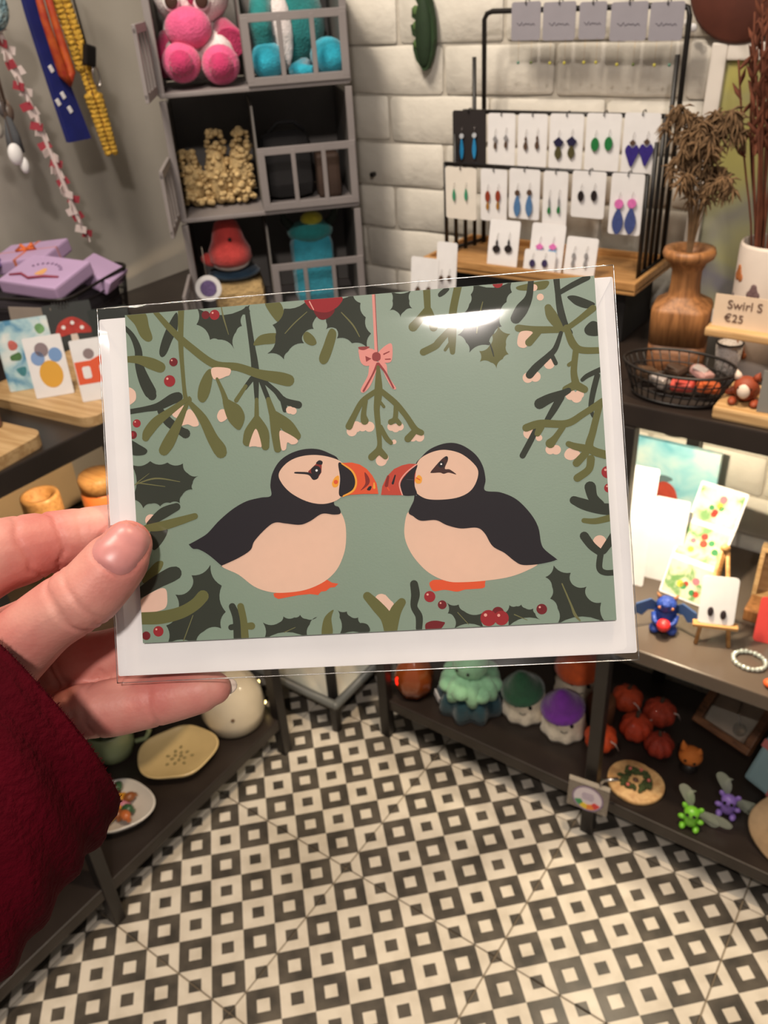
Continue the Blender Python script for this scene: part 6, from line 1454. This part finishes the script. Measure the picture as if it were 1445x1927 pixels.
for k in range(40):
    u = k / 39; y = .052 * u ** .8; z = -.01 - .325 * u; r = .0135 if u < .55 else (.008 if u < .68 else .0150 * (1 - (u - .68) * .9))
    for s in (-1, 1): g.ell((.003 * s, y + s * r * .55, z), (r * .7, r * .62, .0075), (.3 * s, 0, 0), 8, 6)
g.build('braid', YEL, t)
t = hang('key_clip', 'black plastic clip with a silver ring on the yellow strap', 'clip', 1.138, .036); G().tube([(0, -.012, .0), (0, -.004, -.10), (0, .0, -.150)], .002, 6).build('cord', ROD, t)
G().box((0, .002, -.165), (.012, .024, .036), (-.3, 0, 0), .004).build('clip_body', mk('black_plastic', (18, 16, 16), .4), t); G().tube([(0, .008 + .007 * math.cos(a * .35), -.200 + .018 * math.sin(a * .35)) for a in range(18)], .0022, 6, True).build('ring', SILVER, t)
t = hang('ribbon_garland', 'red and white twisted ribbon hanging down to the lilac boxes', 'garland', .962, .03)
RW = [mk('garland_white', (216, 200, 196), .6), mk('garland_red', (160, 56, 68), .6)]
for k in range(42):
    u = k / 41; y = -.012 + .095 * u + .006 * math.sin(k * 1.9); z = -.02 - .455 * u
    G().prism([(-.012, -.004), (.010, -.009), (.014, .003), (-.006, .009)], .0014, Matrix.Rotation(k * 1.1, 3, 'Z') @ UPX, (0.003 * math.sin(k), y, z)).build('ribbon_tab', RW[1 if k % 3 == 1 else 0], t)
G().tube([(0, -.012 + .095 * u / 12, -.47 * u / 12) for u in range(13)], .0042, 8).build('cord', RW[0], t)
t = hang('keyring_bundle', 'bundle of beaded keyrings at the far left of the rail', 'keyrings', .925, .02)
for k in range(16):
    y = rnd.uniform(-.05, .05); L2 = rnd.uniform(.10, .26); x = rnd.uniform(-.012, .016)
    G().tube([(0, y * .3, 0), (x, y, -L2 * .6), (x, y, -L2)], .0016, 5).build('cord', mk('taupe_cord', (120, 100, 86), .8), t)
    c = ((150, 130, 116), (96, 80, 70), (200, 150, 96), (176, 170, 160), (130, 100, 88), (90, 84, 84))[k % 6]; G().ell((x, y, -L2 - .012), (.009, .010, .016), (rnd.uniform(-.4, .4), 0, 0), 10, 8).build('charm', mk('charm_%d' % (k % 6), c, .4), t)
t = hang('teal_charm', 'teal and white speckled woolly charm in the top left corner', 'keyring', .965, .04); G().cyl((0, 0, 0), (0, 0, -.05), .0012, .0012, 5).build('cord', mk('taupe_cord', (120, 100, 86)), t); G().ell((0, 0, -.080), (.020, .026, .034)).build('wool', mk('teal_wool', (24, 96, 122), .9, bump=('voronoi', 150, .9, .004), var=(60, .5, (170, 190, 190))), t)
t = hang('white_charm', 'white figure charm hanging low at the left frame edge', 'keyring', .925, .055); G().cyl((0, 0, 0), (0, 0, -.28), .001, .001, 5).build('cord', mk('taupe_cord', (120, 100, 86)), t); G().ell((0, 0, -.298), (.010, .013, .018)).build('torso', WHITE, t); G().ell((0, .012, -.318), (.008, .008, .014)).build('limb', WHITE, t)
t = hang('dark_charm', 'dark grey tassel charm beside the white figure charm', 'keyring', .945, .03); G().cyl((0, 0, 0), (0, 0, -.24), .001, .001, 5).build('cord', mk('taupe_cord', (120, 100, 86)), t); G().lathe((0, 0, -.30), [(.014, 0), (.012, .03), (.006, .055), (0, .06)], 14).build('tassel', mk('tassel_grey', (86, 88, 92), .8), t)

# ================================================================== LEFT RACK, MIDDLE AND BOTTOM SHELVES
t = thing('shelf_light', 'small black puck light under the left rack top', 'lamp', (-1.14, .74, .905)); G().lathe((0, 0, -.022), [(.022, 0), (.024, .003), (.024, .022)], 24).build('housing', BLACK, t); G().lathe((0, 0, -.0228), [(0, 0), (.019, 0), (.019, .001)], 24).build('lens', mk('lamp_lens', (255, 226, 180)), t)
lamp('left_shelf_light_bulb', 'SPOT', (-1.14, .74, .880), (-1.57, .78, .66), 11.0, (1.0, .74, .46), .012, 150, .5)
t = thing('wooden_cylinder', 'turned pale wooden pot on the lit left middle shelf', 'pot', (-1.345, .722, .5)); G().lathe((0, 0, 0), [(.034, 0), (.036, .004), (.036, .19), (.034, .196), (.028, .196), (.027, .15)], 30).build('pot', PINE, t)
t = thing('candle_glass', 'orange candle glass behind the index finger on the lit left shelf', 'candle', (-1.330, .840, .5)); G().lathe((0, 0, 0), [(.036, 0), (.038, .004), (.038, .150), (.036, .152)], 30).build('glass', mk('orange_glass', (226, 128, 66), .3, coat=.4), t); G().lathe((0, 0, .152), [(.037, 0), (.038, .026), (.034, .034), (0, .034)], 30).build('wooden_lid', PINE, t)
t = thing('ceramic_egg', 'cream glazed dome with a small dark dot on the left bottom shelf', 'ceramic', (-1.105, .872, BZ)); G().lathe((0, 0, 0), [(.050, 0), (.064, .008), (.070, .040), (.066, .080), (.052, .112), (.028, .132), (0, .138)], 40).build('dome', CERAMIC, t)
G().ell((.048, -.046, .062), .0045).build('dot', mk('brown_dot', (96, 70, 46), .5), t)
t = thing('fairy_light', 'tiny glowing fairy light bulbs beside the cream dome', 'lamp', (-1.100, .945, BZ + .001)); G().tube([(0, .0, .002), (-.02, -.004, .022), (.0, .004, .046), (.03, -.016, .024), (.05, -.02, .002)], .0012, 5).build('wire', mk('green_wire', (40, 50, 34), .6), t)
for p in ((0, .004, .050), (.034, -.018, .024)): G().ell(p, .0046).build('bulb', mk('warm_bulb', (255, 220, 140), .4, emit=9), t)


def dish(name, lab, x, y, rx, ry, mat, rz, lobes=0):
    t = thing(name, lab, 'dish', (x, y, BZ), (0, 0, rz)); w = lambda r, z, p: (1 + (.035 * math.cos(lobes * p) if lobes else 0)) * ((rx * ry) / math.hypot(ry * math.cos(p), rx * math.sin(p)) / rx)
    G().lathe((0, 0, 0), [(rx * .55, 0), (rx * .8, .006), (rx, .026), (rx * .985, .029), (rx * .94, .027), (rx * .76, .012), (0, .009)], 56, None, w).build('bowl', mat, t); return t


t = dish('ceramic_dish', 'yellow cream oval dish with a floral centre on the left bottom shelf', -1.125, .722, .084, .070, mk('yellow_glaze', (222, 196, 142), .2, coat=.5, var=(14, .1)), .9, 5)
for k in range(14): a = k * 2.4; r = .006 + .0018 * k; G().ell((r * math.cos(a), r * math.sin(a), .0115), (.0045, .0035, .001), (0, 0, a), 8, 5).build('painted_flower', mk('olive_flower', (150, 136, 92), .4), t)
t = dish('square_dish', 'white dish of colourful sweets beside the velvet sleeve', -1.128, .560, .078, .062, mk('white_glaze', (220, 214, 206), .2, coat=.5), .5, 4)
for k in range(16):
    a = k * 2.4; r = .008 + .0026 * k; sn = ('amber', 'tan', 'green', 'pink', 'yellow', 'brown')[k % 6]; c = ((214, 150, 40), (196, 110, 60), (60, 96, 64), (206, 130, 150), (222, 180, 60), (150, 90, 50))[k % 6]
    s_ = thing('sweet', sn + ' wrapped sweet heaped in the white dish by the sleeve', 'sweet', (-1.128 + r * math.cos(a), .560 + r * .8 * math.sin(a), BZ + .0125 + .00012 * k * k * .5), (0, 0, a), 'sweets in the white dish')
    G().ell((0, 0, .009), (.0125, .010, .009)).build('sweet_body', mk('sweet_%d' % (k % 6), c, .3), s_); G().lathe((.008, 0, .006), [(.001, 0), (.005, .006)], 8, (0, math.pi / 2, 0)).build('wrapper_twist', mk('sweet_%d' % (k % 6), c), s_)
t = thing('mug', 'pale green mug behind the white dish on the left bottom shelf', 'mug', (-1.262, .665, BZ)); SG = mk('sage_glaze', (150, 160, 120), .25, coat=.4, var=(20, .1))
G().lathe((0, 0, 0), [(.034, 0), (.042, .006), (.046, .03), (.046, .075), (.044, .078), (.042, .075), (.042, .03), (.030, .010), (0, .009)], 32).build('cup', SG, t)
G().tube([(.044 * .7, .044 * .7, .066), (.050, .052, .064), (.056, .058, .044), (.048, .050, .022), (.033, .033, .02)], .0055, 8).build('handle', SG, t)
